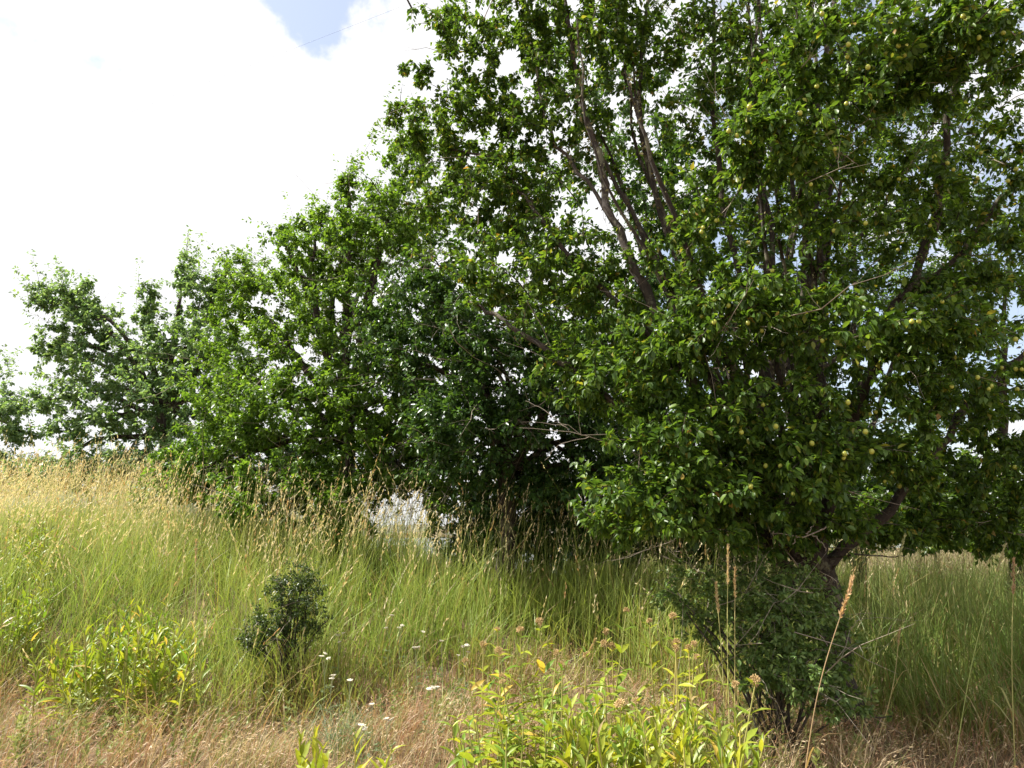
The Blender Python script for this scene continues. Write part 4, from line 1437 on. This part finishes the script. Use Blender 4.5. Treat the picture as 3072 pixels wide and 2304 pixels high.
YHEAD = yarrow_head()
yarrows = [[(1015, 1905), (1030, 1898), (1018, 1925)], [(965, 1968), (985, 1975), (975, 1960)], [(1158, 1883), (1175, 1845)], [(1198, 1882), (1206, 1876)],
           [(1255, 1940), (1245, 1942)], [(1270, 1895)], [(1400, 1935), (1405, 1955), (1390, 1938)], [(1325, 1922)], [(995, 2035), (1000, 2025)], [(1050, 2040)],
           [(1300, 2062), (1288, 2066), (1312, 2060)], [(1085, 2175), (1092, 2185), (1078, 2172)], [(1160, 2155), (1173, 2158)], [(1116, 2112)], [(1375, 1965)],
           [(1525, 2152), (1515, 2158)], [(1762, 2205)], [(2228, 1995)]]
for hs_ in yarrows:
    cx = sum(h_[0] for h_ in hs_) / len(hs_) / 3
    cy = sum(h_[1] for h_ in hs_) / len(hs_) / 3
    H = float(np.clip(0.5 - (cy - 650) / 500, 0.3, 0.62))
    x, y = stand_for(cx, cy, H)
    base = np.array([x, y, float(height(x, y)) - 0.01])
    root = empty('yarrow', base)
    if hs_[0][0] < 1420:
        tag(root, 'slender yarrow with flat cream-white flower heads in the dry grass beside the small shrub', 'yarrow', 'yarrow in the dry grass')
    elif hs_[0][0] < 2000:
        tag(root, 'yarrow with a cream-white flower head growing among the milkweed', 'yarrow', 'yarrow among the milkweed')
    else:
        tag(root, 'yarrow with one cream-white flower head against the brier bush', 'yarrow')
    fork = np.array([RNG.normal(0, 0.01), RNG.normal(0, 0.01), H * 0.72])
    V, q = tubes(smooth_line([np.zeros(3), fork * 0.5 + np.array([.01, 0, 0]), fork], 8)[None], np.full((1, 8), 0.0022), 5)
    link('stem', mesh_data('stem', V, quads=q, mat=M['stem']), root, color=(0.24, 0.29, 0.15))
    for hx, hy in hs_:
        tp = at(hx / 3, hy / 3, y + RNG.normal(0, 0.02)) - base
        V, q = tubes(smooth_line([fork, fork * 0.5 + tp * 0.5 + np.array([0, 0, 0.0]), tp], 6)[None], np.full((1, 6), 0.0016), 4)
        o = link('branch', mesh_data('branch', V, quads=q, mat=M['stem']), root, color=(0.26, 0.29, 0.16))
        fo = link('flower_head', YHEAD, o)
        s = float(RNG.uniform(0.017, 0.026))
        fo.scale = (s, s, s)
        fo.location = tuple(tp)
        fo.rotation_euler = (RNG.normal(0.1, 0.2), RNG.normal(0, 0.2), RNG.uniform(0, 6))
    for j in range(7):          # feathery leaves, each a row of fine leaflets
        t = 0.08 + 0.8 * j / 7
        a = RNG.uniform(0, 6.28)
        el = RNG.uniform(0.2, 0.8)
        d3 = np.array([math.cos(a) * math.cos(el), math.sin(a) * math.cos(el), math.sin(el)])
        l0 = 0.11 * (1.1 - 0.6 * t)
        C = (fork * t)[None] + d3[None] * (np.linspace(0, l0, 5)[:, None]) + np.array([0, 0, -0.02]) * np.linspace(0, 1, 5)[:, None] ** 2
        V, q, c = spikelets(C[None], 26, np.array([1.0]), 0.022, np.array([[0.20, 0.26, 0.13]]), 0.7)
        link('leaf', mesh_data('leaf', V, quads=q, mat=M['grass'], col=c), root)


# ------------------------------------------------------------------ power line far off
def power_line():
    a, b = at(140, 108, 60.0), at(700, -111, 42.0)
    d = b - a
    e0, e1 = a - d * 0.9, b + d * 0.6
    t = np.linspace(0, 1, 60)[:, None]
    p = e0 * (1 - t) + e1 * t
    sag = 4 * t[:, 0] * (1 - t[:, 0])
    p[:, 2] -= 0.3 * (sag - sag.max() * 0.75)
    base = p[0].copy()
    base[2] = float(height(base[0], base[1]))
    root = empty('power_line', base)
    tag(root, 'thin dark overhead wire crossing the sky above the trees', 'power line')
    V, q = tubes(p[None], np.full((1, 60), 0.007), 5)
    link('wire', mesh_data('wire', V - base, quads=q, mat=M['wire']), root)
    for e in (p[0], p[-1]):
        foot = np.array([e[0], e[1], float(height(e[0], e[1])) - 0.3])
        pp = np.stack([foot, e * 0.5 + foot * 0.5, e + np.array([0, 0, 0.4])])
        V, q = tubes(pp[None], np.array([[0.17, 0.15, 0.12]]), 10)
        link('pole', mesh_data('pole', V - base, quads=q, mat=M['pole']), root)


power_line()
print('objects', len(bpy.data.objects))
print('tris', sum(len(me.loops) - 2 * len(me.polygons) for me in bpy.data.meshes))
